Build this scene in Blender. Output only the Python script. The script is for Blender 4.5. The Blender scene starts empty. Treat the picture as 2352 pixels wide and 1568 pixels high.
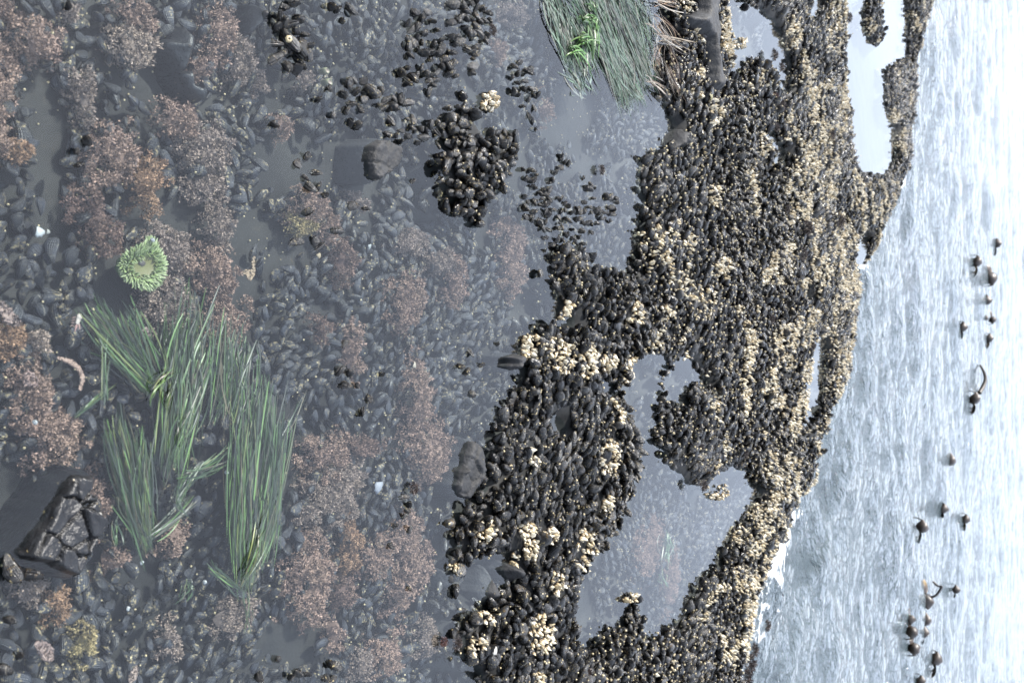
import bpy, math, random
import numpy as np
from mathutils import Vector, Matrix

rng = np.random.default_rng(7)
random.seed(7)
SC = bpy.context.scene
COL = SC.collection

# ------------------------------------------------------------------ camera
PITCH = math.radians(30.0)
CH = 1.65                      # eye height above the pool surface
FP = 2352 * 35.0 / 36.0        # focal length in picture units (picture 2352 x 1568)
FW = np.array([0, math.cos(PITCH), -math.sin(PITCH)])
RT = np.array([1.0, 0, 0])
UPV = np.array([0, math.sin(PITCH), math.cos(PITCH)])
cam = bpy.data.cameras.new("camera")
cam.lens = 35; cam.sensor_width = 36; cam.sensor_fit = 'HORIZONTAL'
cam.clip_start = 0.05; cam.clip_end = 4000
cam.dof.use_dof = True; cam.dof.focus_distance = 3.0; cam.dof.aperture_fstop = 5.6
camo = bpy.data.objects.new("camera", cam); COL.objects.link(camo)
m = Matrix.Identity(4)          # the photograph lies on its side: world up points to the right
for i in range(3):
    m[i][0] = UPV[i]; m[i][1] = -RT[i]; m[i][2] = -FW[i]
m[2][3] = CH
camo.matrix_world = m
SC.camera = camo

# ------------------------------------------------------------------ light
SUN_EL, SUN_AZ = math.radians(52), math.radians(166)     # azimuth from +X towards +Y
world = bpy.data.worlds.new("World"); SC.world = world; world.use_nodes = True
wn = world.node_tree.nodes; wl = world.node_tree.links
sky = wn.new('ShaderNodeTexSky'); sky.sky_type = 'NISHITA'; sky.sun_disc = False
sky.sun_elevation = SUN_EL; sky.sun_rotation = math.radians(90) - SUN_AZ
sky.air_density = 1.0; sky.dust_density = 3.2; sky.ozone_density = 1.0
wn['Background'].inputs['Strength'].default_value = 0.15
haze_mix = wn.new('ShaderNodeMix'); haze_mix.data_type = 'RGBA'; haze_mix.inputs[0].default_value = .68     # even bright sea haze over the blue sky
tcw = wn.new('ShaderNodeTexCoord'); sepw = wn.new('ShaderNodeSeparateXYZ'); wl.new(tcw.outputs['Generated'], sepw.inputs[0])
cie = wn.new('ShaderNodeMath'); cie.operation = 'MULTIPLY_ADD'; cie.inputs[1].default_value = .36; cie.inputs[2].default_value = .47   # a little brighter overhead than at the horizon
clz = wn.new('ShaderNodeMath'); clz.operation = 'MAXIMUM'; clz.inputs[1].default_value = 0.0; wl.new(sepw.outputs[2], clz.inputs[0]); wl.new(clz.outputs[0], cie.inputs[0])
vs = wn.new('ShaderNodeVectorMath'); vs.operation = 'SCALE'; vs.inputs[0].default_value = (7.8, 8.6, 10.2); wl.new(cie.outputs[0], vs.inputs['Scale'])
wl.new(vs.outputs[0], haze_mix.inputs[7])
wl.new(sky.outputs[0], haze_mix.inputs[6]); wl.new(haze_mix.outputs[2], wn['Background'].inputs['Color'])
sun = bpy.data.lights.new("sun", 'SUN'); sun.energy = 4.6; sun.angle = math.radians(0.6); sun.color = (1, 0.96, 0.9)
suno = bpy.data.objects.new("sun", sun); COL.objects.link(suno)
sd = Vector((math.cos(SUN_EL) * math.cos(SUN_AZ), math.cos(SUN_EL) * math.sin(SUN_AZ), math.sin(SUN_EL)))
suno.rotation_euler = sd.to_track_quat('Z', 'Y').to_euler()
SC.view_settings.view_transform = 'Standard'; SC.view_settings.look = 'None'
SC.view_settings.gamma = 1; SC.view_settings.exposure = 2.2
SC.render.engine = 'CYCLES'
SC.cycles.use_denoising = True
SC.cycles.max_bounces = 8; SC.cycles.transparent_max_bounces = 16
SC.cycles.sample_clamp_indirect = 6

# ------------------------------------------------------------------ picture <-> place
def gp(X, Y, z=0.0):
    """point of the plane z seen at picture position X, Y (2352 x 1568)"""
    X = np.asarray(X, float); Y = np.asarray(Y, float); z = np.asarray(z, float)
    d = FW[:, None] * FP + RT[:, None] * (Y.ravel() - 784) + UPV[:, None] * (X.ravel() - 1176)
    t = (z.ravel() - CH) / d[2]
    p = d * t; p[2] += CH
    return p.T.reshape(X.shape + (3,)) if X.shape else p.T[0]

def proj(x, y, z):
    dz = z - CH
    f = y * FW[1] + dz * FW[2]
    f = np.where(f < 0.05, 0.05, f)
    return 1176 + FP * (y * UPV[1] + dz * UPV[2]) / f, 784 + FP * x / f

def crop(x0, y0, k):
    return lambda *pts: [(x0 + k * a, y0 + k * b) for a, b in pts]
c1 = crop(1378.1, 0, .3662); c2 = crop(1148.4, 516.8, .3662); c3 = crop(976.2, 994, .3662); c4 = crop(574.2, 0, .3662)
c5 = crop(588, 784, .2501); c6 = crop(588, 1176, .2501); c7 = crop(0, 1176, .2501); c8 = crop(0, 0, .2501)
cL6 = crop(0, 516.8, .6409); cL7 = crop(0, 994, .6409)

def inpoly(X, Y, poly):
    r = np.zeros(X.shape, bool)
    n = len(poly)
    for i in range(n):
        xa, ya = poly[i]; xb, yb = poly[(i + 1) % n]
        if ya == yb: continue
        c = ((ya > Y) != (yb > Y))
        r ^= c & (X < (xb - xa) * (Y - ya) / (yb - ya) + xa)
    return r

def _h(ix, iy, s):
    v = np.sin(ix * 127.1 + iy * 311.7 + s * 74.7) * 43758.5453
    return v - np.floor(v)
def vn(x, y, s=0.0):
    x = np.asarray(x, float); y = np.asarray(y, float)
    ix = np.floor(x); iy = np.floor(y); fx = x - ix; fy = y - iy
    fx = fx * fx * (3 - 2 * fx); fy = fy * fy * (3 - 2 * fy)
    return ((_h(ix, iy, s) * (1 - fx) + _h(ix + 1, iy, s) * fx) * (1 - fy) +
            (_h(ix, iy + 1, s) * (1 - fx) + _h(ix + 1, iy + 1, s) * fx) * fy)
def fbm(x, y, s=0.0, o=4):
    a = 0; w = .5; t = 0
    for i in range(o):
        a = a + w * vn(x, y, s + i * 3.3); t += w; x = x * 2.03; y = y * 2.03; w *= .5
    return a / t
def sstep(a, b, x):
    t = np.clip((x - a) / (b - a), 0, 1); return t * t * (3 - 2 * t)

# ------------------------------------------------------------------ objects
def mesh(name, V, F, mat, smooth=True, attr=None):
    """V (n,3); F int array (m,k) of equal polygons or list of such arrays"""
    V = np.asarray(V, np.float32)
    Fs = F if isinstance(F, list) else [F]
    Fs = [np.asarray(f, np.int32) for f in Fs if len(f)]
    me = bpy.data.meshes.new(name)
    me.vertices.add(len(V)); me.vertices.foreach_set('co', V.ravel())
    tot = np.concatenate([np.full(len(f), f.shape[1], np.int32) for f in Fs])
    idx = np.concatenate([f.ravel() for f in Fs])
    st = np.concatenate([[0], np.cumsum(tot)[:-1]]).astype(np.int32)
    me.loops.add(len(idx)); me.loops.foreach_set('vertex_index', idx)
    me.polygons.add(len(tot)); me.polygons.foreach_set('loop_start', st); me.polygons.foreach_set('loop_total', tot)
    me.polygons.foreach_set('use_smooth', np.full(len(tot), smooth))
    if attr is not None:
        a = me.attributes.new('mc', 'FLOAT_COLOR', 'POINT')
        b = np.ones((len(V), 4), np.float32); b[:, :attr.shape[1]] = attr
        a.data.foreach_set('color', b.ravel())
    me.update(calc_edges=True)
    if mat: me.materials.append(mat)
    return me
def obj(name, me, parent=None, **kw):
    o = bpy.data.objects.new(name, me); COL.objects.link(o)
    if parent: o.parent = parent
    for k, v in kw.items(): o[k] = v
    return o
def empty(name, loc, **kw):
    o = obj(name, None, None, **kw); o.location = loc; o.empty_display_size = .02
    return o

def axes(A, tw):
    """rotation matrices (n,3,3), local z along A, twisted by tw"""
    A = A / np.linalg.norm(A, axis=1, keepdims=True)
    ref = np.where(np.abs(A[:, 2:3]) > .93, np.array([[1., 0, 0]]), np.array([[0, 0, 1.]]))
    x = np.cross(ref, A); x /= np.linalg.norm(x, axis=1, keepdims=True)
    y = np.cross(A, x)
    c = np.cos(tw)[:, None]; s = np.sin(tw)[:, None]
    return np.stack([x * c + y * s, -x * s + y * c, A], axis=2)
def spread(base, R, S, T):
    """copies of one base vertex array: (n, nv, 3) flattened"""
    return (np.einsum('nij,vj->nvi', R, base) * S[:, None, None] + T[:, None, :]).reshape(-1, 3)
def repF(F, n, nv):
    return (F[None] + (np.arange(n) * nv)[:, None, None]).reshape(-1, F.shape[1])

# ------------------------------------------------------------------ materials
def mat(name):
    mt = bpy.data.materials.new(name); mt.use_nodes = True
    nt = mt.node_tree
    return mt, nt, nt.nodes['Principled BSDF']
AL = .465       # overall reflectance, tuned with the exposure
class NB:
    """small node-building helper"""
    def __init__(s, nt): s.nt = nt
    def n(s, t, **kw):
        x = s.nt.nodes.new(t)
        for k, v in kw.items(): setattr(x, k, v)
        return x
    def put(s, sock, v):
        if hasattr(v, 'is_output') or isinstance(v, bpy.types.NodeSocket): s.nt.links.new(v, sock)
        else: sock.default_value = v
    def math(s, op, a, b=0.0, clamp=False):
        x = s.n('ShaderNodeMath', operation=op); x.use_clamp = clamp
        s.put(x.inputs[0], a); s.put(x.inputs[1], b); return x.outputs[0]
    def mix(s, f, a, b):
        x = s.n('ShaderNodeMix', data_type='RGBA')
        s.put(x.inputs[0], f)
        s.put(x.inputs[6], a if hasattr(a, 'name') else (*[c * AL for c in a], 1)); s.put(x.inputs[7], b if hasattr(b, 'name') else (*[c * AL for c in b], 1))
        return x.outputs[2]
    def noise(s, vec, scale, detail=3, rough=.5):
        x = s.n('ShaderNodeTexNoise'); s.put(x.inputs['Vector'], vec)
        x.inputs['Scale'].default_value = scale; x.inputs['Detail'].default_value = detail; x.inputs['Roughness'].default_value = rough
        return x.outputs[0]
    def ramp(s, v, a, b):
        x = s.n('ShaderNodeMapRange'); x.clamp = True; x.interpolation_type = 'SMOOTHSTEP'
        s.put(x.inputs[0], v); x.inputs[1].default_value = a; x.inputs[2].default_value = b
        return x.outputs[0]
    def bump(s, h, dist, strength=1.0, nrm=None):
        x = s.n('ShaderNodeBump'); s.put(x.inputs['Height'], h)
        x.inputs['Distance'].default_value = dist; x.inputs['Strength'].default_value = strength
        if nrm: s.put(x.inputs['Normal'], nrm)
        return x.outputs[0]
    def xyz(s, x_, y_, z_):
        x = s.n('ShaderNodeCombineXYZ'); s.put(x.inputs[0], x_); s.put(x.inputs[1], y_); s.put(x.inputs[2], z_); return x.outputs[0]
    def attr(s):
        x = s.n('ShaderNodeAttribute', attribute_name='mc'); y = s.n('ShaderNodeSeparateColor')
        s.nt.links.new(x.outputs['Color'], y.inputs[0]); return y.outputs[0], y.outputs[1], y.outputs[2], x.outputs['Color']
    def pos(s): return s.n('ShaderNodeNewGeometry').outputs['Position']

def mussel_mat(name, dark, grey, brown, crust, crust_lo, rough, spec):
    mt, nt, b = mat(name); k = NB(nt)
    t, ac, rn, _ = k.attr(); P = k.pos()
    oi = k.n('ShaderNodeObjectInfo').outputs['Random']
    rn = k.math('FRACT', k.math('ADD', rn, oi))
    big = k.noise(P, 34, 3, .6)
    ringv = k.xyz(k.math('MULTIPLY', t, 22), k.math('MULTIPLY', ac, 1.2), k.math('MULTIPLY', rn, 90))
    ring = k.noise(ringv, 1.0, 2, .6)
    col = k.mix(k.ramp(k.math('ADD', k.math('ADD', k.math('MULTIPLY', k.noise(P, 95, 3, .7), .45), k.math('MULTIPLY', big, .55)), k.math('MULTIPLY', rn, .30)), .56, .88), dark, grey)
    col = k.mix(k.math('MULTIPLY', k.ramp(ring, .60, .72), k.math('MULTIPLY_ADD', rn, .7)), col, brown)
    band = k.ramp(k.noise(ringv, .6, 1), .68, .74)
    col = k.mix(k.math('MULTIPLY', band, .8), col, (.15, .14, .12))
    sp = k.noise(P, 150, 3, .6)
    spots = k.math('MULTIPLY', k.ramp(sp, crust_lo, crust_lo + .06), k.ramp(k.noise(P, 22, 2), .47, .6))
    col = k.mix(spots, col, crust)
    nt.links.new(col, b.inputs['Base Color'])
    nt.links.new(k.math('ADD', k.math('MULTIPLY', big, .25), rough), b.inputs['Roughness'])
    b.inputs['Specular IOR Level'].default_value = spec
    rib = k.math('SINE', k.math('MULTIPLY', ac, 46))
    h = k.math('ADD', k.math('MULTIPLY', ring, 1.0), k.math('MULTIPLY', rib, .12))
    h = k.math('ADD', h, k.math('MULTIPLY', sp, .25))
    nt.links.new(k.bump(h, .003), b.inputs['Normal'])
    return mt
M_MUS = mussel_mat('mussel_shell', (.0050, .0050, .0056), (.064, .063, .062), (.105, .066, .022), (.36, .29, .15), .60, .08, .19)
M_SUB = mussel_mat('wet_mussel_shell', (.003, .004, .007), (.020, .023, .033), (.035, .026, .013), (.20, .16, .09), .54, .35, .25)

def simple(name, col, rough=.5, var=.35, scale=60, bump=.0, tint=None, detail=4):
    mt, nt, b = mat(name); k = NB(nt); P = k.pos()
    n = k.noise(P, scale, detail, .6)
    lo = tuple(c * (1 - var) for c in col); hi = tuple(min(1, c * (1 + var)) for c in (tint or col))
    nt.links.new(k.mix(k.ramp(n, .25, .75), lo, hi), b.inputs['Base Color'])
    b.inputs['Roughness'].default_value = rough
    if bump: nt.links.new(k.bump(n, bump), b.inputs['Normal'])
    return mt
def vcol(name, rough=.6, spec=.5, bump=0, bscale=300, gain=.45):
    """colour carried by the pieces themselves"""
    mt, nt, b = mat(name); k = NB(nt)
    r, g, bb, c = k.attr(); nt.links.new(k.mix(gain * AL, (0, 0, 0), c), b.inputs['Base Color'])
    b.inputs['Roughness'].default_value = rough
    b.inputs['Specular IOR Level'].default_value = spec
    if bump: nt.links.new(k.bump(k.noise(k.pos(), bscale, 3), bump), b.inputs['Normal'])
    return mt
M_ALG = vcol('coralline', .85, .15, gain=.62)
M_GRASS = vcol('surfgrass', .45, .3, gain=.36)
M_DRY = vcol('dry_blade', .6, .3)
M_TUFT = vcol('red_algae', .6, .4)
M_ANEM = vcol('anemone_skin', .5, .3, gain=.46)
M_ROUGHC = vcol('shell_chalk', .6, .3, .0012, 400, gain=.34)

def rock_mat(name, lo, hi, rough):
    mt, nt, b = mat(name); k = NB(nt); P = k.pos()
    n1 = k.noise(P, 18, 6, .65); n2 = k.noise(P, 130, 4, .6)
    col = k.mix(k.ramp(n1, .3, .75), lo, hi)
    fleck = k.math('MULTIPLY', k.ramp(k.noise(P, 95, 2), .70, .74), k.ramp(k.noise(P, 14, 2), .45, .6))
    col = k.mix(fleck, col, (.2, .155, .075))
    nt.links.new(col, b.inputs['Base Color'])
    nt.links.new(k.math('MULTIPLY_ADD', n2, .3), b.inputs['Roughness'])
    b.inputs['Roughness'].default_value = rough
    b.inputs['Specular IOR Level'].default_value = .25
    rr = k.math('ADD', k.math('MULTIPLY', n2, .3), rough); nt.links.new(rr, b.inputs['Roughness'])
    nt.links.new(k.bump(k.math('ADD', n1, k.math('MULTIPLY', n2, .25)), .008), b.inputs['Normal'])
    return mt
M_ROCKW = rock_mat('wet_black_rock', (.003, .003, .0035), (.011, .0113, .0125), .20)
M_ROCKG = rock_mat('grey_rock', (.004, .0042, .0048), (.020, .021, .0235), .55)
def floor_mat():
    mt, nt, b = mat('shelf_rock'); k = NB(nt); P = k.pos()
    n1 = k.noise(P, 7, 6, .6); n2 = k.noise(P, 70, 4, .6)
    col = k.mix(k.ramp(n1, .3, .7), (.005, .0055, .006), (.014, .014, .013))
    col = k.mix(k.math('MULTIPLY', k.ramp(n2, .6, .75), k.ramp(n1, .5, .65)), col, (.045, .034, .02))
    nt.links.new(col, b.inputs['Base Color']); b.inputs['Roughness'].default_value = .7; b.inputs['Specular IOR Level'].default_value = .15
    nt.links.new(k.bump(n1, .01), b.inputs['Normal'])
    return mt
M_FLOOR = floor_mat()

def barn_mat():
    mt, nt, b = mat('barnacle_plate'); k = NB(nt)
    t, g, rn, _ = k.attr(); P = k.pos(); oi = k.n('ShaderNodeObjectInfo').outputs['Random']
    rn = k.math('FRACT', k.math('ADD', rn, oi))
    col = k.mix(k.ramp(rn, .1, .95), (.50, .395, .23), (.86, .77, .58))
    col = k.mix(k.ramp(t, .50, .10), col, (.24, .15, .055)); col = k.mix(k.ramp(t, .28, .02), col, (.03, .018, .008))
    n = k.noise(P, 230, 3)
    col = k.mix(k.ramp(n, .62, .75), col, (.14, .095, .045))
    groove = k.ramp(k.math('ABSOLUTE', k.math('SINE', k.math('MULTIPLY', g, 12.57))), .22, .02)
    col = k.mix(k.math('MULTIPLY', groove, .75), col, (.045, .03, .018))
    nt.links.new(col, b.inputs['Base Color']); b.inputs['Roughness'].default_value = .5
    nt.links.new(k.bump(k.math('ADD', n, k.math('MULTIPLY', groove, -1.0)), .002), b.inputs['Normal'])
    return mt
M_BARN = barn_mat()
M_ACORN = simple('acorn_barnacle', (.38, .31, .175), .6, .35, 300, .001)

def water_mat():
    mt = bpy.data.materials.new('pool_water'); mt.use_nodes = True; nt = mt.node_tree
    nt.nodes.clear(); k = NB(nt)
    out = k.n('ShaderNodeOutputMaterial')
    geo = k.n('ShaderNodeNewGeometry')
    d = k.n('ShaderNodeVectorMath', operation='DOT_PRODUCT')
    nt.links.new(geo.outputs['Incoming'], d.inputs[0]); nt.links.new(geo.outputs['Normal'], d.inputs[1])
    c = k.math('ABSOLUTE', d.outputs['Value'])
    g = k.math('SQRT', k.math('ADD', k.math('MULTIPLY', c, c), 1.333 ** 2 - 1))          # Fresnel, the same from both sides
    gm = k.math('SUBTRACT', g, c); gpl = k.math('ADD', g, c)
    r1 = k.math('DIVIDE', gm, gpl); r2 = k.math('DIVIDE', k.math('SUBTRACT', k.math('MULTIPLY', c, gpl), 1.0), k.math('ADD', k.math('MULTIPLY', c, gm), 1.0))
    f = k.math('MULTIPLY', k.math('MULTIPLY', k.math('MULTIPLY', r1, r1), .5), k.math('ADD', k.math('MULTIPLY', r2, r2), 1.0))
    tr = k.n('ShaderNodeBsdfTransparent'); tr.inputs[0].default_value = (.90, .95, .95, 1)
    gl = k.n('ShaderNodeBsdfGlossy'); gl.inputs['Roughness'].default_value = .03
    nt.links.new(k.bump(k.noise(geo.outputs['Position'], 5, 2), .0025), gl.inputs['Normal'])
    mx = k.n('ShaderNodeMixShader'); nt.links.new(f, mx.inputs[0]); nt.links.new(tr.outputs[0], mx.inputs[1]); nt.links.new(gl.outputs[0], mx.inputs[2])
    nt.links.new(mx.outputs[0], out.inputs[0])
    return mt
M_WATER = water_mat()

def sea_mat():
    mt, nt, b = mat('sea_water'); k = NB(nt)
    fo, g2, rr, _ = k.attr(); P = k.pos()
    mp = k.n('ShaderNodeMapping'); nt.links.new(P, mp.inputs[0]); mp.inputs['Scale'].default_value = (1.0, 1.15, 1)
    mp.inputs['Rotation'].default_value = (0, 0, -.12)
    fn = k.noise(mp.outputs[0], 5.5, 6, .66)
    th = k.math('SUBTRACT', .84, k.math('MULTIPLY', fo, .46))
    foam = k.ramp(k.math('SUBTRACT', fn, th), -.015, .05)
    col = k.mix(foam, (.03, .045, .05), (.62, .64, .65))
    nt.links.new(col, b.inputs['Base Color'])
    nt.links.new(k.math('MULTIPLY_ADD', foam, .5), b.inputs['Roughness'])
    r = k.math('ADD', k.math('MULTIPLY', foam, .5), .06); nt.links.new(r, b.inputs['Roughness'])
    b.inputs['IOR'].default_value = 1.333
    rip = k.noise(mp.outputs[0], 5.5, 5, .62)
    nt.links.new(k.bump(rip, .15), b.inputs['Normal'])
    return mt
M_SEA = sea_mat()
M_KELP = vcol('kelp', .45, .3, gain=.8)

# ------------------------------------------------------------------ the shelf: where mussels stand and where water lies
SEA_EDGE = [(2240, -500), (2190, -220), (2151, 0), (2143, 48), (2132, 88), (2125, 128), (2112, 165), (2110, 220), (2105, 264), (2101, 330), (2101, 381),
            (2098, 421), (2081, 450), (2070, 494), (2048, 524), (2034, 574), (2009, 638), (1994, 678), (1979, 729), (1968, 810), (1961, 868),
            (1950, 916), (1928, 971), (1910, 1030), (1895, 1091), (1865, 1170), (1837, 1228), (1822, 1269), (1800, 1313), (1782, 1360),
            (1763, 1415), (1745, 1470), (1734, 1507), (1727, 1568), (1690, 1750), (1660, 2000)]
MAIN = SEA_EDGE + [(1120, 2000)] + c3((360, 1568), (350, 1480), (170, 1490), (130, 1420), (120, 1290), (210, 1250), (250, 1190), (270, 1110), (170, 1090),
    (100, 1070), (90, 960), (190, 940), (180, 820), (140, 710), (190, 680), (170, 600), (160, 500), (270, 490), (340, 430), (380, 300), (390, 150), (380, 0)) + \
    c2((40, 1240), (0, 1080), (50, 1060), (140, 1040), (150, 920), (140, 820), (200, 680), (230, 600), (350, 620), (470, 700), (500, 640), (520, 600), (450, 590),
       (380, 560), (330, 480), (340, 350), (300, 280), (270, 110), (360, 90), (480, 130), (570, 130), (600, 200), (740, 290), (860, 290), (870, 170), (870, 0)) + \
    c1((240, 1430), (290, 1350), (290, 1280), (240, 1200), (230, 1100), (290, 1010), (240, 930), (350, 950), (460, 950), (480, 870), (510, 770), (430, 740),
       (370, 620), (350, 460), (480, 250), (440, 100), (370, 0)) + [(1480, -500)]
POOLS = [
    c2((900, 830), (960, 800), (1030, 810), (1070, 870), (1030, 930), (1010, 960), (1040, 1000), (1010, 1050), (980, 1080), (1010, 1130), (1000, 1170), (1020, 1210),
       (980, 1220), (970, 1280), (910, 1260), (890, 1180), (860, 1080), (880, 960)),
    c2((1165, 850), (1235, 845), (1240, 910), (1255, 955), (1315, 975), (1350, 1045), (1290, 1030), (1220, 1000), (1180, 1020), (1170, 1080), (1190, 1150), (1130, 1140), (1140, 1060),
       (1150, 960), (1190, 900)),
    c3((1480, 60), (1500, 170), (1530, 260), (1620, 300), (1650, 400), (1670, 490), (1710, 390), (1780, 370), (1820, 440), (1850, 400), (1890, 310), (1950, 250), (2030, 250),
       (2060, 330), (2120, 300), (2120, 390), (2040, 470), (1990, 540), (1930, 600), (1900, 680), (1870, 780), (1840, 870), (1780, 930), (1720, 930), (1690, 1040), (1640, 1120),
       (1610, 1190), (1570, 1280), (1480, 1250), (1430, 1310), (1420, 1250), (1450, 1200), (1440, 1080), (1450, 1010), (1400, 940), (1340, 940), (1300, 1020), (1270, 1130),
       (1280, 1230), (1200, 1200), (1140, 1220), (1090, 1300), (1090, 1370), (1050, 1440), (1040, 1350), (1020, 1270), (1040, 1150), (1050, 1000), (1080, 900), (1080, 800),
       (1140, 890), (1180, 770), (1280, 660), (1320, 560), (1370, 420), (1420, 320), (1400, 230), (1450, 170), (1450, 50)),
    c2((2045, 690), (2065, 760), (2055, 850), (2035, 980), (2040, 1060), (2005, 1110), (1975, 1255), (1925, 1285), (1925, 1220), (1945, 1150), (1950, 1060), (1960, 960), (1980, 880), (2020, 830), (2000, 760)),
    c2((2260, 100), (2320, 50), (2310, 170), (2300, 300), (2262, 345), (2245, 220)),
    c2((1900, 380), (1945, 395), (1935, 430), (1970, 490), (1915, 500)),
    c1((1570, -300), (1920, -300), (1930, 0), (1930, 80), (1950, 120), (1930, 180), (1940, 260), (1930, 320), (1950, 370), (1890, 390), (1790, 450), (1800, 560), (1790, 670), (1810, 750), (1870, 800),
       (1850, 900), (1870, 980), (1840, 1050), (1780, 1110), (1700, 1110), (1650, 1080), (1610, 1020), (1590, 960), (1610, 860), (1600, 700), (1580, 560), (1570, 400), (1570, 200)),
    c1((840, -200), (910, -200), (900, 80), (970, 90), (1010, 60), (1040, 80), (1050, 140), (1110, 150), (1130, 240), (1170, 310), (1190, 350), (1210, 430), (1200, 520), (1215, 600), (1170, 620),
       (1160, 560), (1180, 500), (1150, 440), (1100, 450), (1060, 340), (1030, 380), (960, 400), (910, 420), (890, 520), (860, 380), (850, 250), (840, 120)),
    c1((1345, -100), (1405, -100), (1405, 70), (1350, 150), (1305, 175), (1330, 120), (1360, 80)),
    c1((1135, 925), (1195, 925), (1195, 985), (1150, 1075), (1135, 1000)), c1((1065, 825), (1115, 830), (1115, 890), (1080, 905)),
    c3((395, 850), (470, 790), (520, 790), (600, 800), (600, 940), (500, 960), (500, 1000), (480, 1050), (400, 1080), (330, 1020), (380, 940)),
    c2((390, 1210), (440, 1260), (430, 1370), (350, 1350)), c2((660, 960), (740, 980), (760, 1040), (690, 1050)),
]
ISLES = [c1((1660, 20), (1800, -60), (1790, 180), (1800, 270), (1760, 370), (1720, 300), (1660, 180)),
         c1((850, 240), (920, 220), (970, 170), (980, 270), (930, 320), (870, 320)),
         c1((1790, 900), (1820, 890), (1830, 930), (1800, 935)),
         c3((1640, 630), (1685, 640), (1685, 730), (1640, 740))]
CORE = c4((1250, 660), (1300, 590), (1380, 540), (1340, 470), (1420, 440), (1480, 500), (1510, 560), (1620, 560), (1680, 680), (1740, 760), (1820, 850), (1850, 930), (1840, 1020), (1770, 1100),
          (1790, 1180), (1700, 1220), (1620, 1180), (1590, 1250), (1600, 1330), (1580, 1430), (1570, 1510), (1490, 1540), (1420, 1500), (1380, 1430), (1330, 1370), (1230, 1330), (1170, 1290),
          (1210, 1200), (1190, 1100), (1170, 1020), (1150, 920), (1110, 880), (1200, 830), (1240, 740))
COREHOLE = c4((1500, 690), (1570, 720), (1590, 770), (1560, 830), (1510, 850), (1480, 820), (1490, 750))
BARE_ROCK = c1((585, -100), (690, -100), (655, 120), (672, 250), (660, 350), (692, 500), (684, 590), (640, 570), (636, 400), (620, 260), (515, 150), (510, 110), (585, 70))

def bedat(x, y):
    r = None
    for z in (0.0, .03, .06):
        b = bedmask(*proj(x, y, z)); r = b if r is None else r & b
    return r
def bedmask(X, Y):
    b = inpoly(X, Y, MAIN)
    for p in POOLS: b &= ~inpoly(X, Y, p)
    for p in ISLES: b |= inpoly(X, Y, p)
    b |= inpoly(X, Y, CORE) & ~inpoly(X, Y, COREHOLE)
    return b
LAND = [(0, -900)] + SEA_EDGE + [(0, 2400)]

ST = .04
gx = np.arange(-4.8, 4.801, ST); gy = np.arange(-.4, 14.4, ST)
GX, GY = np.meshgrid(gx, gy, indexing='ij')
PX, PY = proj(GX, np.maximum(GY, .3), .045)
Bm = bedat(GX, np.maximum(GY, .3)).astype(float)
Lm = inpoly(PX, PY, LAND) | (GY < 2.5)
def blur(a, r):
    for ax in (0, 1):
        p = np.pad(a, [(r, r) if i == ax else (0, 0) for i in (0, 1)], mode='edge')
        c = np.cumsum(p, axis=ax)
        z = np.zeros_like(np.take(c, [0], axis=ax))
        c = np.concatenate([z, c], axis=ax); n = a.shape[ax]
        hi = np.take(c, np.arange(2 * r + 1, 2 * r + 1 + n), axis=ax); lo = np.take(c, np.arange(n), axis=ax)
        a = (hi - lo) / (2 * r + 1)
    return a
Bs = blur(blur(Bm, 1), 1); Bw = blur(blur(Bm, 4), 3); Ls = blur(blur(Lm.astype(float), 3), 2)
mound = .0 + .034 * sstep(.35, 1, Bw) * (.5 + fbm(GX * 2.2, GY * 1.6, 5)) + .045 * (fbm(GX * .9 + 3, GY * 3.4, 9, 3) - .45) * sstep(3.5, 6, GY)
floorz = -.105 + .05 * (fbm(GX * 3, GY * 3, 2) - .5)
HZ = floorz + (mound - floorz) * sstep(.15, .85, Bs)
HZ = HZ * Ls + (-.6) * (1 - Ls)
def Hs(x, y):
    u = np.clip((x - gx[0]) / ST, 0, len(gx) - 1.001); v = np.clip((y - gy[0]) / ST, 0, len(gy) - 1.001)
    i = u.astype(int); j = v.astype(int); u = u - i; v = v - j
    return (HZ[i, j] * (1 - u) + HZ[i + 1, j] * u) * (1 - v) + (HZ[i, j + 1] * (1 - u) + HZ[i + 1, j + 1] * u) * v
def gridF(n, m_):
    i, j = np.meshgrid(np.arange(n - 1), np.arange(m_ - 1), indexing='ij')
    a = (i * m_ + j).ravel()
    return np.stack([a, a + m_, a + m_ + 1, a + 1], 1)
obj('rock_shelf', mesh('rock_shelf', np.stack([GX, GY, HZ], 2).reshape(-1, 3), gridF(*GX.shape), M_FLOOR), kind='structure', label='dark rock shelf under the mussels and the pools')

# pool water: one still sheet that ends inside the outer mussel rim
ep = gp([p[0] - 40 for p in SEA_EDGE], [p[1] for p in SEA_EDGE], 0.0)
ep = ep[np.argsort(ep[:, 0])]
ep = np.vstack([[-5.2, ep[0, 1], 0], ep, [5.2, ep[-1, 1], 0]])
near = ep.copy(); near[:, 1] = -.3
n = len(ep); WV = np.vstack([ep, near]); WV[:, 2] = 0
obj('tide_pool_water', mesh('tide_pool_water', WV, np.array([[i, i + n, i + n + 1, i + 1] for i in range(n - 1)]), M_WATER, False),
    kind='structure', label='still clear water of the tide pool mirroring a pale sky')

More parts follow.
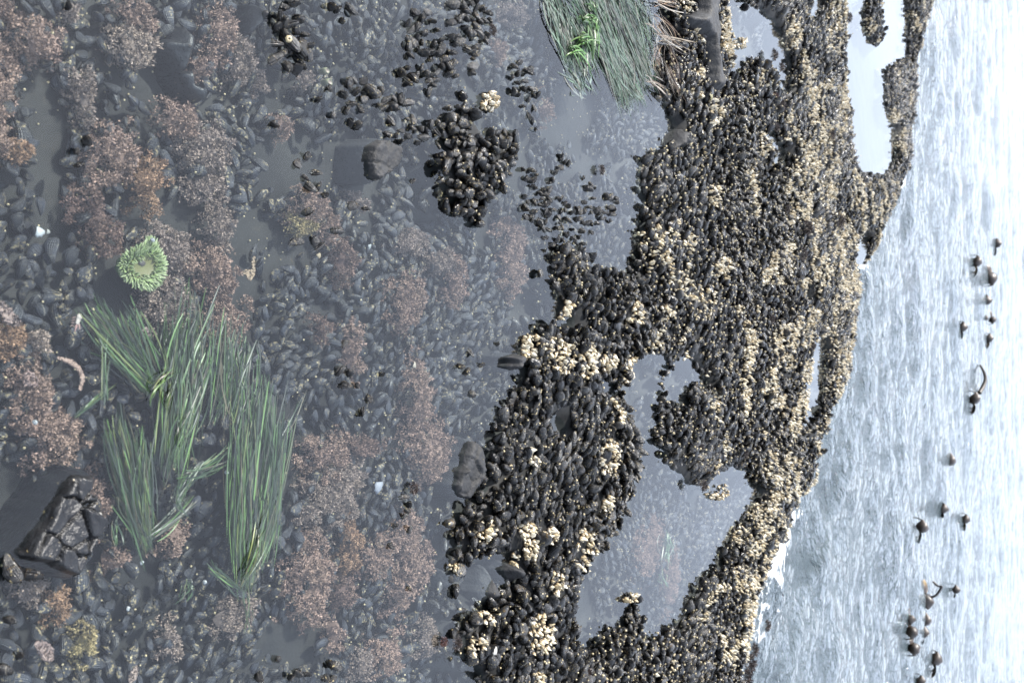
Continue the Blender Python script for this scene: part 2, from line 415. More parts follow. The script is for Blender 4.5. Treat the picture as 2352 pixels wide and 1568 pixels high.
# ------------------------------------------------------------------ sea
SEA_Z = -.13
def sea():
    ys = [3.2]
    while ys[-1] < 70: ys.append(ys[-1] * 1.0068 + .004)
    while ys[-1] < 3000: ys.append(ys[-1] * 1.12)
    ys = np.array(ys); us = np.linspace(-1, 1, 400)
    Yg = np.repeat(ys[:, None], len(us), 1); Xg = us[None] * (3.0 + Yg * .52)
    Z = np.full(Xg.shape, SEA_Z)
    r = np.random.default_rng(4)
    lam = np.concatenate([r.uniform(1.2, 3.2, 10), r.uniform(.45, 1.1, 22), r.uniform(.22, .45, 26)])
    for L in lam:
        th = r.normal(math.pi / 2 + .15, .75); kx, ky = math.cos(th) * 2 * math.pi / L, math.sin(th) * 2 * math.pi / L
        a = L * r.uniform(.0035, .0080) * (1.0 if L < 1.2 else .7); ph = r.uniform(0, 6.28)
        fade = np.clip(1 - (Yg * .0075) / (L * .35), 0, 1)
        s = np.sin(kx * Xg + ky * Yg + ph)
        Z += a * fade * (s + .25 * (1 - s * s) * np.sign(s)) * (.5 + vn(Xg * .35 / L, Yg * .5 / L, L))
    X, Y = proj(Xg, Yg, SEA_Z)
    ex = np.interp(Y, [p[1] for p in SEA_EDGE], [p[0] for p in SEA_EDGE])
    edge = gp(ex, Y, 0.03)
    dist = np.clip(Yg - edge[..., 1], 0, 50)
    Z = np.where(Yg < edge[..., 1] - .3, SEA_Z - .5, Z)
    cr = (dist - (1.35 + .25 * np.sin(Xg * 1.3)))
    Z += .035 * np.exp(-(cr / .22) ** 2) * sstep(-.6, .6, Xg) * sstep(3.5, 1.5, Xg)        # a small breaker line to the right
    foam = .62 * np.exp(-dist / .35) + .42 * np.exp(-dist / 1.6) * (.35 + .65 * sstep(.2, 2.2, Xg)) + .16 * np.exp(-dist / 6)
    A = np.stack([foam, foam, foam], 2).reshape(-1, 3)
    obj('sea', mesh('sea', np.stack([Xg, Yg, Z], 2).reshape(-1, 3), gridF(*Xg.shape)[:, ::-1], M_SEA, True, A), kind='structure', label='rippled pale sea beyond the mussel covered rim')
sea()

# ------------------------------------------------------------------ mussels
def mussel_base(nl, na, v, half=None):
    """closed shell, hinge at the origin, rounded end at z = 1; half = +1 / -1 gives one valve"""
    r = np.random.default_rng(100 + v)
    wmax = r.uniform(.23, .30); thk = r.uniform(.17, .23); bend = r.uniform(.02, .09); pk = r.uniform(.55, .68)
    ts = (1 - np.cos(np.linspace(0, 1, nl + 1) * math.pi)) / 2
    ts = .35 * ts + .65 * np.linspace(0, 1, nl + 1)
    V = []; A = []
    if half is None: ang = np.arange(na) / na * 2 * math.pi
    else: ang = np.linspace(0, math.pi, na + 1) * half
    for t in ts:
        up = min(1, t / pk); w = wmax * (.12 + .88 * up ** .75)
        if t > pk: w *= math.sqrt(max(0, 1 - ((t - pk) / (1 - pk)) ** 2.2)) * .97 + .03
        h = thk * (math.sin(math.pi * (t * .92 + .04) ** .8)) ** .75
        cx = bend * math.sin(math.pi * t) - .5 * (wmax - w) * .5
        for a in ang:
            s = math.sin(a)
            y = h * math.copysign(abs(s) ** .85, s)
            if half: y += half * .012
            V.append((cx + w * math.cos(a), y, t)); A.append((t, .5 + .5 * math.cos(a), v * .137 % 1))
    V = np.array(V); A = np.array(A)
    F = []
    if half is None:
        for i in range(nl):
            for j in range(na):
                F.append((i * na + j, i * na + (j + 1) % na, (i + 1) * na + (j + 1) % na, (i + 1) * na + j))
    else:
        q = na + 1
        for i in range(nl):
            for j in range(na):
                f = (i * q + j, i * q + j + 1, (i + 1) * q + j + 1, (i + 1) * q + j)
                F.append(f if half > 0 else f[::-1])
            F.append((i * q, (i + 1) * q, (i + 1) * q + na, i * q + na) if half > 0 else (i * q + na, (i + 1) * q + na, (i + 1) * q, i * q))
    return V, np.array(F), A

def mussel_mass(name, P, A, tw, S, mt, nl, na, **kw):
    """many mussels too numerous to tell apart"""
    Vs = []; Fs = []; As = []; off = 0
    k = rng.integers(0, 6, len(P))
    for v in range(6):
        s = k == v
        if not s.any(): continue
        b, F, a = mussel_base(nl, na, v)
        R = axes(A[s], tw[s]); V = spread(b, R, S[s], P[s])
        at = np.repeat(a[None], s.sum(), 0); at[:, :, 2] = rng.random(s.sum())[:, None]
        Vs.append(V); Fs.append(repF(F, s.sum(), len(b)) + off); As.append(at.reshape(-1, 3)); off += len(V)
    obj(name, mesh(name, np.vstack(Vs), np.vstack(Fs), mt, True, np.vstack(As)), kind='stuff', **kw)

VALVES = {}
def valve_meshes(v, key, mt):
    if (v, key) not in VALVES:
        VALVES[(v, key)] = [mesh('valve', *mussel_base(12, 7, v, h)[:2], mt, True, mussel_base(12, 7, v, h)[2]) for h in (1, -1)]
    return VALVES[(v, key)]
def one_mussel(name, P, A, tw, S, label, group, key='dry', mt=None):
    mt = mt or (M_MUS if key == 'dry' else M_SUB)
    R = axes(np.array([A], float), np.array([tw]))[0]
    o = empty(name, P, label=label, category='mussel', group=group)
    o.rotation_mode = 'QUATERNION'; o.rotation_quaternion = Matrix(R.tolist()).to_quaternion(); o.scale = (S, S, S)
    for me in valve_meshes(random.randrange(6), key, mt): obj('valve', me, o)
    return o

def darts(n, xr, yr, d):
    """hex grid with jitter"""
    xs = np.arange(xr[0], xr[1], d); ys = np.arange(yr[0], yr[1], d * .866)
    a, b = np.meshgrid(xs, ys, indexing='ij')
    a = a + (np.arange(len(ys)) % 2)[None] * d / 2
    a = a + rng.uniform(-.36, .36, a.shape) * d; b = b + rng.uniform(-.36, .36, b.shape) * d
    return a.ravel(), b.ravel()
def lean(x, y, n, tilt, sc=1.3):
    """coherent leaning field for standing mussels"""
    a = fbm(x * sc, y * sc, 21, 2) * 6 + .6 + rng.normal(0, .5, n)
    t = np.clip(rng.normal(tilt, .28, n), 0, 1.5)
    return np.stack([np.cos(a) * np.sin(t) - .25, np.sin(a) * np.sin(t) - .2, np.cos(t)], 1)

ROCKS = []      # (outline, clear margin) filled below, used to keep mussels off
def rock_outlines():
    return {
        'left': cL7((265, 135), (350, 145), (345, 210), (385, 220), (395, 320), (370, 380), (310, 510), (280, 540), (170, 490), (80, 470), (70, 430), (130, 350), (200, 250), (240, 180)),
        'slab': c4((760, 900), (820, 855), (890, 875), (950, 910), (960, 960), (940, 1060), (890, 1100), (810, 1150), (760, 1130), (750, 1000)),
        'whale': c3((245, 180), (290, 30), (340, 40), (372, 130), (370, 250), (340, 330), (280, 440), (210, 410), (200, 330)),
        'knob': c2((60, 820), (110, 790), (135, 830), (125, 870), (90, 935), (55, 900), (75, 860)),
        'fin': c2((90, 1140), (180, 1150), (195, 1230), (130, 1315), (60, 1290), (100, 1220)),
        'wedge': c3((430, 850), (462, 920), (492, 1000), (495, 1085), (400, 1085), (388, 1010), (410, 930)),
        'plate': c3((520, 800), (600, 805), (600, 930), (545, 960), (510, 870)),
        'top': c4((80, 5), (130, 40), (160, 60), (142, 120), (100, 190), (75, 180), (80, 90)),
        'sunk': c8((1630, 380), (1800, 240), (1870, 330), (1850, 500), (1770, 620), (1720, 520), (1650, 420)),
        'ridge': c8((1770, 650), (1840, 640), (1850, 770), (1960, 800), (1960, 910), (1900, 860), (1830, 800)),
        'gully': BARE_ROCK,
        'shore': c1((500, 780), (560, 800), (545, 860), (505, 955), (455, 960), (480, 870)),
        'mid': c2((1260, 740), (1310, 695), (1325, 750), (1305, 860), (1250, 885), (1238, 820)),
        'sliver': c3((138, 850), (188, 870), (190, 975), (138, 985)),
        'stump': c2((480, 640), (530, 625), (555, 680), (535, 735), (488, 725)),
    }
RO = rock_outlines()

# gooseneck barnacle clusters (picture boxes) and their words
GOOSE = [
    (1221, 1265, 770, 822, 22, 'on the spur of the front mound, left of the big cluster'), (1269, 1322, 773, 857, 34, 'largest pale one, on the front mound by the small black stump'),
    (1333, 1372, 788, 868, 24, 'just right of the largest cluster, beyond the dark cleft'), (1379, 1416, 813, 857, 16, 'between the dark cleft and the mirror pool'),
    (1434, 1474, 799, 883, 20, 'on the brink of the small mirror pool'), (1305, 1331, 692, 733, 9, 'at the water notch above the largest cluster'),
    (1434, 1482, 692, 744, 18, 'in the middle bed right of the water notch'), (1514, 1544, 700, 733, 9, 'small, among black mussels above the mirror pool'),
    (1544, 1599, 623, 685, 20, 'in the middle of the bed below the open pool'), (1580, 1654, 656, 736, 26, 'broad, in the middle of the bed'),
    (1496, 1551, 517, 561, 20, 'golden, beside the open pool edge'), (1401, 1430, 916, 978, 14, 'row along the crest, left of the mirror pool'),
    (1379, 1419, 1008, 1088, 24, 'long row along the crevice in the front mound'), (1214, 1236, 1033, 1063, 6, 'small golden one above the front mound slope'),
    (1104, 1141, 1192, 1250, 18, 'nearest the pool, left end of the front mound'), (1188, 1232, 1199, 1301, 26, 'ragged column in the lower front mound'),
    (1316, 1379, 1214, 1313, 24, 'slanting row by the far side of the front mound'), (1210, 1265, 1408, 1500, 28, 'large, low in the front mound near the bottom edge'),
    (1262, 1288, 1312, 1364, 9, 'thin, between ragged column and slanting row'), (1049, 1082, 1298, 1313, 6, 'yellow, on the edge mussels by the rock wedge'),
    (1097, 1126, 1470, 1507, 8, 'beside the white shell near the bottom edge'), (1225, 1247, 1543, 1568, 7, 'cut by the bottom edge'),
    (1240, 1276, 1210, 1247, 8, 'small, right of the ragged column'), (1122, 1148, 1408, 1437, 6, 'small, right of the rock wedge'),
    (1375, 1404, 1133, 1170, 8, 'small, below the long crevice row'), (1131, 1167, 209, 253, 20, 'domed, on the dense island of mussels'),
    (1583, 1616, 154, 190, 15, 'left of the bare rock gully'), (1631, 1664, 154, 190, 13, 'right of the bare rock gully'),
    (1650, 1676, 70, 150, 14, 'upper row right of the bare rock gully'), (1583, 1605, 205, 227, 7, 'small, below the dry grass'),
    (1590, 1616, 40, 100, 10, 'beside the dry grass near the top edge'), (1671, 1686, 11, 44, 7, 'by the upper pool at the top edge'),
    (1700, 1730, 85, 112, 14, 'crowning the islet in the upper pool'), (1452, 1482, 1364, 1384, 6, 'on the narrow tongue of mussels in the lower pool'),
    (1675, 1705, 700, 722, 8, 'small, below the broad cluster'), (1640, 1690, 1110, 1150, 14, 'on the point above the lower pool'),
]
gboxes = [(a, b, c, d) for a, b, c, d, *_ in GOOSE]

def in_boxes(X, Y, boxes, f=.8):
    r = np.zeros(X.shape, bool)
    for a, b, c, d in boxes:
        r |= (((X - (a + b) / 2) / ((b - a) / 2)) ** 2 + ((Y - (c + d) / 2) / ((d - c) / 2)) ** 2) < f
    return r

SPECK = []      # tips that carry acorn barnacles
def bed_part(name, d, smul, nl, na, sel, **kw):
    x, y = darts(0, (-4.6, 4.6), (1.5, 13.2), d)
    X, Y = proj(x, y, .045)
    ok = (Y > -90) & (Y < 1660) & (X < 2330)
    x, y, X, Y = x[ok], y[ok], X[ok], Y[ok]
    ok = sel(X, Y) & bedat(x, y)
    x, y, X, Y = x[ok], y[ok], X[ok], Y[ok]
    for k_, p in RO.items():
        if k_ in ('left', 'top', 'sunk', 'ridge', 'fin', 'mid'): continue
        if k_ in ('fin', 'mid', 'shore', 'knob', 'stump'):
            pc = np.mean(np.array(p), 0); p = [tuple(pc + (np.array(q) - pc) * .6) for q in p]
        X0, Y0 = proj(x, y, .02); o = ~inpoly(X0, Y0, p); x, y, X, Y = x[o], y[o], X[o], Y[o]
    o = ~in_boxes(X, Y, gboxes, .45); x, y = x[o], y[o]
    n = len(x); z = Hs(x, y) - .010 + rng.uniform(-.018, .014, n)
    A = lean(x, y, n, .95); S = np.clip(rng.normal(.053, .014, n), .026, .088) * smul
    P = np.stack([x, y, z], 1)
    mussel_mass(name, P, A, rng.uniform(0, 6.28, n), S, M_MUS, nl, na, **kw)
    SPECK.append((P + A / np.linalg.norm(A, axis=1, keepdims=True) * S[:, None] * rng.uniform(.55, .95, (n, 1)) + np.array([-.06, -.10, .15]) * S[:, None], S))
    return n
FRONT = MAIN
def split_front(X, Y):      # the front mound against the middle bed
    return inpoly(X, Y, [(900, 560), (1490, 560), (1490, 800), (1500, 1000), (1480, 1200), (1380, 1330), (1350, 1700), (900, 1700)]) & ~inpoly(X, Y, CORE)
core_sel = lambda X, Y: inpoly(X, Y, CORE)
NB1 = bed_part('mussel_bed', .0245, 1.1, 8, 8, core_sel, label='dense island of wet black mussels in the middle of the pool', category='mussel bed')
NB2 = bed_part('mussel_bed', .0230, 1.0, 7, 8, split_front, label='black mussel mound at the front with pale barnacle clusters', category='mussel bed')
NB3 = bed_part('mussel_bed', .0245, 1.05, 6, 7, lambda X, Y: ~inpoly(X, Y, CORE) & ~split_front(X, Y) & (X < 1740), label='wide middle bed of black mussels between open pool and barnacle ridge', category='mussel bed')
NB4 = bed_part('mussel_bed', .030, 1.15, 5, 6, lambda X, Y: ~split_front(X, Y) & (X >= 1740), label='far rim of mussels and barnacles along the sea', category='mussel bed')

# loose mussels that stand out of the water one by one
LOOSE = [
    ('wet black mussel in the loose cluster by the small black rock', 'loose mussels at the top edge', 24, .046,
     c4((165, 0), (460, 0), (680, 60), (640, 200), (480, 240), (440, 320), (380, 360), (300, 460), (230, 460), (130, 380), (160, 250), (170, 100))),
    ('black mussel out of water just above the flat grey rock', 'loose mussels above the flat grey rock', 24, .042,
     c4((580, 480), (700, 380), (740, 560), (900, 560), (1010, 560), (1010, 640), (900, 700), (880, 860), (720, 830), (620, 760), (590, 600))),
    ('black mussel in the crowd above the dense island', 'mussels above the dense island', 84, .042,
     c4((930, 110), (1230, 0), (1500, 0), (1540, 180), (1430, 320), (1400, 460), (1300, 500), (1180, 520), (1100, 680), (1000, 560), (940, 480), (940, 250))),
    ('black mussel in the thin chain left of the dense island', 'mussel chain left of the dense island', 15, .036,
     c4((920, 770), (1040, 720), (1120, 770), (1220, 760), (1200, 850), (1120, 880), (1040, 900), (900, 880))),
    ('black mussel in the scattered line left of the upper surfgrass', 'mussels right of the dense island', 20, .034,
     c4((1700, 350), (1800, 430), (1720, 520), (1800, 560), (1820, 850), (1750, 800), (1700, 700), (1640, 560), (1600, 500))),
    ('black mussel in bright water right of the dense island', 'mussels between dense island and main bed', 105, .034,
     c4((1680, 1060), (1820, 1050), (1830, 1220), (1950, 950), (2080, 1050), (2130, 1150), (2320, 1250), (2300, 1420), (2150, 1400), (2150, 1600), (1850, 1568), (1860, 1450), (1700, 1400), (1680, 1300))),
]
SPOTS = [
    ('lone mussel tip in still water around the flat grey rock', 'mussel tips around the flat grey rock',
     c4((160, 785), (360, 975), (300, 1040), (425, 1085), (355, 1120), (385, 1180), (435, 1160), (370, 1330), (480, 1220), (440, 1540), (300, 1520), (410, 1500), (650, 1290), (735, 1310), (560, 1450),
        (1030, 1130), (500, 560), (430, 625), (520, 720))),
    ('black mussel breaking the water low in the picture, among pink algae', 'mussel tips among the lower algae',
     c6((1290, 120), (1410, 150), (1370, 30), (200, 1350), (330, 1510), (480, 1490), (400, 1480), (740, 1420), (690, 1400), (650, 1530), (720, 1520), (1420, 710), (40, 1520), (1250, 320))),
    ('small mussel tip dotting the open shallows between surfgrass and front mound', 'mussel tips in the open shallows',
     c5((2075, 215), (1980, 115), (1940, 270), (2225, 20), (1875, 230), (1995, 485), (790, 260), (860, 280), (830, 400), (930, 400), (1050, 540), (980, 650), (1370, 1430), (1410, 1490), (1400, 1555), (830, 10), (1160, 300))),
    ('mussel with its tip out of the water at the lower left edge', 'mussel tips at the lower left', c7((100, 990), (190, 1320), (40, 1450))),
    ('mussel with its tip out of the water in the upper left', 'mussel tips at the upper left', c8((805, 1290), (700, 1390), (745, 1510), (630, 45))),
]
def lone(X, Y, S, label, group, out=None, tilt=.75):
    p = gp(X, Y, .006)
    az = rng.uniform(0, 6.28); t = abs(rng.normal(tilt, .25))
    A = np.array([math.cos(az) * math.sin(t), math.sin(az) * math.sin(t), math.cos(t)])
    top = rng.uniform(.2, .55) if out is None else out
    base = p - A * S * (1 - top) - np.array([0, 0, .0])
    base[2] = max(base[2], -.085)
    return one_mussel('mussel', base, A, rng.uniform(0, 6.28), S, label, group)
taken = []
for label, group, n_, s_, poly in LOOSE:
    pa = np.array(poly); c = 0; tries = 0
    while c < n_ and tries < 9000:
        tries += 1
        X = rng.uniform(pa[:, 0].min(), pa[:, 0].max()); Y = rng.uniform(pa[:, 1].min(), pa[:, 1].max())
        if not inpoly(np.array(X), np.array(Y), poly) or inpoly(np.array(X), np.array(Y), RO['top']): continue
        p = gp(X, Y)
        if vn(p[0] * 9, p[1] * 9, 3.1) < .33: continue
        if any((p[0] - q[0]) ** 2 + (p[1] - q[1]) ** 2 < (.019 if n_ > 80 else .022) ** 2 for q in taken): continue
        taken.append(p); c += 1
        lb = label
        if n_ > 10:
            mid = np.median(pa, axis=0); lb = label + (', upper' if Y < mid[1] else ', lower') + (' left' if X < mid[0] else ' right') + ' part'
        sz = float(np.clip(rng.normal(s_, .007), .024, .058))
        if n_ > 80: lb = ('large ' if sz > s_ else 'small ') + lb
        lone(X, Y, sz, lb, group)
for label, group, pts in SPOTS:
    md = np.median(np.array(pts), axis=0)
    for X, Y in pts:
        lb = label + ((', upper' if Y < md[1] else ', lower') + (' left' if X < md[0] else ' right') if len(pts) > 6 else '')
        lone(X, Y, float(np.clip(rng.normal(.034, .006), .024, .05)), lb, group, out=rng.uniform(.2, .4))
for X, Y, S, label in [(23, 1298, .058, 'big shiny black mussel half out of water at the left edge, by the cracked rock'),
                       (60, 1318, .05, 'upright black mussel touching the lower tip of the cracked black rock'),
                       (662, 92, .062, 'black mussel carrying a round yellow barnacle in the topmost cluster'),
                       (690, 108, .062, 'broadest black mussel of the topmost cluster, right of the barnacled one'),
                       (656, 48, .055, 'striped black mussel with yellow bands above the barnacled one'),
                       (1241, 630, .055, 'largest lone black mussel in front of the middle bed'),
                       (1397, 455, .05, 'large split looking black mussel alone in the bright water')]:
    lone(X, Y, S, label, 'outstanding mussels', out=.62, tilt=1.0)

# mussels under water
BARE = [[(333, 128), (461, 110), (470, 240), (440, 282), (380, 300), (335, 220)], [(75, 165), (160, 170), (190, 300), (190, 577), (120, 560), (110, 300)],
        [(308, 404), (404, 420), (410, 532), (320, 532)], [(436, 470), (500, 470), (513, 640), (450, 620)], [(600, 120), (700, 180), (692, 256), (610, 250)],
        [(260, 640), (370, 650), (380, 800), (250, 800)], [(0, 1070), (120, 1060), (60, 1250), (0, 1260)], [(630, 1440), (740, 1420), (745, 1530), (640, 1540)],
        [(935, 340), (990, 330), (1000, 520), (950, 500)], [(1005, 1110), (1040, 1110), (1030, 1568), (990, 1568)], [(740, 700), (770, 690), (780, 760), (750, 770)],
        [(585, 560), (600, 470), (640, 470), (630, 560)], [(1180, 680), (1260, 670), (1230, 740), (1190, 740)]]
def sunk_mussels():
    x, y = darts(0, (-2.6, 2.6), (.75, 6.5), .0275)
    X, Y = proj(x, y, -.05)
    ok = (Y > -70) & (Y < 1640) & (X > -60) & (X < 1760); x, y, X, Y = x[ok], y[ok], X[ok], Y[ok]
    ok = ~bedmask(X, Y)
    for p in BARE: ok &= ~inpoly(X, Y, p)
    for k_ in ('left', 'slab', 'whale', 'sunk'): ok &= ~inpoly(X, Y, RO[k_])
    ok &= (fbm(x * 4.2, y * 4.2, 31, 3) > .33)
    ok &= (((X - 328) / 62) ** 2 + ((Y - 605) / 62) ** 2) > 1
    x, y, X, Y = x[ok], y[ok], X[ok], Y[ok]; n = len(x)
    az = fbm(x * 3, y * 3, 41, 2) * 8 + rng.normal(0, .8, n); t = np.clip(rng.normal(1.05, .35, n), .1, 1.6)
    A = np.stack([np.cos(az) * np.sin(t), np.sin(az) * np.sin(t), np.cos(t)], 1)
    S = np.clip(rng.normal(.043, .009, n), .026, .066)
    z = np.minimum(Hs(x, y) + rng.uniform(.0, .04, n), -.012 - A[:, 2].clip(0) * S - .006)
    P = np.stack([x, y, z], 1) - A * S[:, None] * .4
    tw = np.where(rng.random(n) < .75, rng.normal(math.pi / 2 * 0, .5, n), rng.uniform(0, 6.28, n))
    inside = (X > 4) & (Y > 6) & (Y < 1560)
    order = np.argsort(X + (~inside) * 5000)
    ind = order[:300]; rest = order[300:]
    def where(X, Y):
        if Y < 290: return 'among pink algae in the upper left corner'
        if Y < 560: return 'at the left edge above the green anemone'
        if Y < 760: return 'left of the green anemone'
        if Y < 1080: return 'between the left edge and the near surfgrass'
        return 'in the lower left below the cracked black rock'
    for i in ind:
        w = where(X[i], Y[i])
        one_mussel('submerged_mussel', P[i], A[i], tw[i], float(S[i]), 'blue-grey mussel lying under water ' + w, 'sunken mussels ' + w, 'wet')
    mussel_mass('sunken_mussels', P[rest], A[rest], tw[rest], S[rest], M_SUB, 7, 8, label='carpet of pale blue mussels under the clear pool water', category='mussel bed')
    return P, A, S
SP, SA, SS = sunk_mussels()

# ------------------------------------------------------------------ rocks
def rock(key, top, mt, label, slope=1.6, cell=.035, rough=.006, tilt=(0, 0), crack=0, base=-.2, step=.004):
    poly = RO[key]; pc = np.mean(np.array(poly), 0); f_ = {'knob': .85, 'fin': .7, 'mid': .7, 'shore': .75, 'plate': .9, 'whale': .95, 'stump': .8}.get(key, 1)
    poly = [tuple(pc + (np.array(p) - pc) * f_) for p in poly]
    W = np.array([gp(a, b, min(top * .5, .03))[:2] for a, b in poly])
    x0, y0 = W.min(0) - .03; x1, y1 = W.max(0) + .03
    n = max(12, int((x1 - x0) / step)); q = max(12, int((y1 - y0) / step)); n = min(n, 90); q = min(q, 160)
    X, Y = np.meshgrid(np.linspace(x0, x1, n), np.linspace(y0, y1, q), indexing='ij')
    wx = X + .012 * (fbm(X * 40, Y * 40, 3, 2) - .5); wy = Y + .012 * (fbm(X * 40, Y * 40, 8, 2) - .5)
    ins = inpoly(wx, wy, [tuple(p) for p in W])
    d = np.full(X.shape, 9.)
    for i in range(len(W)):
        a, b = W[i], W[(i + 1) % len(W)]; ab = b - a
        t = np.clip(((wx - a[0]) * ab[0] + (wy - a[1]) * ab[1]) / (ab @ ab), 0, 1)
        d = np.minimum(d, np.hypot(wx - a[0] - t * ab[0], wy - a[1] - t * ab[1]))
    d = np.where(ins, d, -4 * d)
    r = np.random.default_rng(len(key) * 7 + int(abs(top) * 1e4))
    nc = max(4, int((x1 - x0) * (y1 - y0) / cell ** 2))
    cx = r.uniform(x0, x1, nc); cy = r.uniform(y0, y1, nc); ch = r.normal(0, rough, nc); sx = r.normal(0, .07, nc); sy = r.normal(0, .07, nc)
    D = np.hypot(X[..., None] - cx, Y[..., None] - cy); o = np.argsort(D, -1); k1 = o[..., 0]
    d1 = np.take_along_axis(D, o[..., :1], -1)[..., 0]; d2 = np.take_along_axis(D, o[..., 1:2], -1)[..., 0]
    fac = ch[k1] + sx[k1] * (X - cx[k1]) + sy[k1] * (Y - cy[k1])
    if crack: fac = fac - crack * np.exp(-((d2 - d1) / .0035) ** 2)
    cxm, cym = W.mean(0)
    if key in ('knob', 'fin', 'gully', 'shore', 'mid', 'stump', 'plate'): top = top + max(0, Hs(np.array([cxm]), np.array([cym]))[0]) + .02
    tp = top + fac + tilt[0] * (X - cxm) + tilt[1] * (Y - cym) + .014 * (fbm(X * 22, Y * 22, 5) - .5) + .006 * (fbm(X * 90, Y * 90, 7) - .5)
    Z = np.minimum(tp, base * .0 + (d * slope) - .03 + max(0, top - .03) + .01 * (fbm(X * 30, Y * 30, 6) - .5))
    Z = np.maximum(Z, base)
    return obj('rock', mesh('rock', np.stack([X, Y, Z], 2).reshape(-1, 3), gridF(n, q), mt, True), label=label, category='rock')
rock('left', .026, M_ROCKW, 'cracked wet black rock half out of water at the left edge', 4.0, .040, .006, (.0, -.05), .016, step=.0025)
rock('slab', .026, M_ROCKG, 'flat grey rock left of the dense mussel island', 4.5, .07, .005, (.0, .03), .006)
rock('whale', .026, M_ROCKG, 'long rounded dark rock at the front mound water edge', 4.5, .05, .004, (.0, .08), .006)
rock('knob', .03, M_ROCKG, 'small angular rock left of the largest barnacle cluster', 4, .04, .006)
rock('wedge', .018, M_ROCKG, 'smooth pointed grey rock wedge in the lower water notch', 1.6, .08, .002, (.05, .1))
rock('plate', .03, M_ROCKG, 'flat dark rock beside the pointed wedge', 2.2, .05, .004)
rock('top', .015, M_ROCKW, 'small jagged wet black rock at the top edge', 2.5, .03, .006)
rock('sunk', .004, M_ROCKW, 'sharp black rock barely breaking the water in the upper left', 1.4, .03, .008, (.1, .0))
rock('ridge', -.006, M_ROCKW, 'sunken angular rock edge below the sharp black rock', 1.2, .03, .006)
rock('gully', .06, M_ROCKG, 'bare smooth grey rock gully between the mussels at the top', 2.0, .12, .004, step=.008)
rock('shore', .05, M_ROCKG, 'dark bare rock at the upper edge of the main bed', 2.2, .06, .005, step=.006)
rock('sliver', .004, M_ROCKG, 'thin flat rock strip at the lower waterline', 2.0, .05, .003)
rock('stump', .04, M_ROCKW, 'small black stump between the water notch and largest barnacle cluster', 2.2, .03, .007)

# ------------------------------------------------------------------ gooseneck barnacles
def barn_base(v, lod=0):
    """pointed capitulum of overlapping plates, base at 0, tip at z = 1"""
    r = np.random.default_rng(50 + v); V = []; F = []; A = []
    def cone(base, tip, rad, flat, na, prof):
        base = np.array(base); tip = np.array(tip); ax = tip - base; L = np.linalg.norm(ax)
        R = axes(ax[None], np.array([r.uniform(0, 6)]))[0]; s0 = len(V)
        for t, rr in prof:
            for j in range(na):
                a = 2 * math.pi * j / na
                V.append(base + R @ np.array([rad * rr * math.cos(a), rad * rr * flat * math.sin(a), t * L])); A.append((max(0, min(1, V[-1][2])), j / na, r.random() * .2 + v * .15))
        for i in range(len(prof) - 1):
            for j in range(na):
                F.append((s0 + i * na + j, s0 + i * na + (j + 1) % na, s0 + (i + 1) * na + (j + 1) % na, s0 + (i + 1) * na + j))
    if lod:
        cone((0, 0, 0), (.05, 0, 1), .36, .7, 5, [(0, .7), (.4, 1), (1, .05)])
    else:
        cone((0, 0, 0), (r.uniform(-.12, .12), 0, 1), .34, .62, 8, [(0, .6), (.2, .95), (.4, 1), (.7, .62), (1, .02)])
        for q in range(5):
            a = 6.28 * q / 5 + r.uniform(-.4, .4)
            cone((.26 * math.cos(a), .2 * math.sin(a), .0), (.36 * math.cos(a), .28 * math.sin(a), r.uniform(.35, .6)), .17, .8, 5, [(0, .8), (.5, 1), (1, .1)])
    return np.array(V), np.array(F), np.array(A)
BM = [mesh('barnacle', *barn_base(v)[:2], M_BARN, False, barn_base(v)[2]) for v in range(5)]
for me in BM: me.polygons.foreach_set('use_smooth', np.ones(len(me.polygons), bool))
for (a, b, c, d, n_, w) in GOOSE:
    cX, cY = (a + b) / 2, (c + d) / 2
    zb = .045
    p0 = gp(cX, cY, zb); p0[2] = Hs(p0[:1], p0[1:2])[0] if bedmask(np.array([cX]), np.array([cY]))[0] else 0
    root = empty('gooseneck_barnacle_cluster', p0, label='cream gooseneck barnacle cluster ' + w, category='barnacle cluster', group='gooseneck barnacle clusters')
    pts = []; tries = 0
    sep = .0120
    while len(pts) < n_ * 1.9 and tries < 1500:
        tries += 1
        u, v = rng.uniform(-1, 1, 2)
        if u * u + v * v > 1.15: continue
        wp = gp(cX + u * (b - a) / 2, cY + v * (d - c) / 2, zb)
        if fbm(wp[0] * 24, wp[1] * 24, 5.5, 2) < .40: continue
        p = gp(cX + u * (b - a) / 2, cY + v * (d - c) / 2, zb)
        if any((p[0] - q[0]) ** 2 + (p[1] - q[1]) ** 2 < sep ** 2 for q in pts): continue
        p[2] = max(Hs(p[:1], p[1:2])[0], -.01) + .012 + .014 * (1 - u * u - v * v); pts.append(p)
        o = obj('barnacle', BM[rng.integers(5)], root)
        az = rng.normal(-1.2, 1.0); t = abs(rng.normal(.45, .3))
        A = np.array([[math.cos(az) * math.sin(t), math.sin(az) * math.sin(t), math.cos(t)]])
        R = axes(A, rng.uniform(0, 6.28, 1))[0]; s = float(np.clip(rng.normal(.020, .0065), .009, .034))
        o.matrix_local = Matrix.Translation(Vector((p - p0).tolist())) @ Matrix(R.tolist()).to_4x4() @ Matrix.Scale(s, 4)

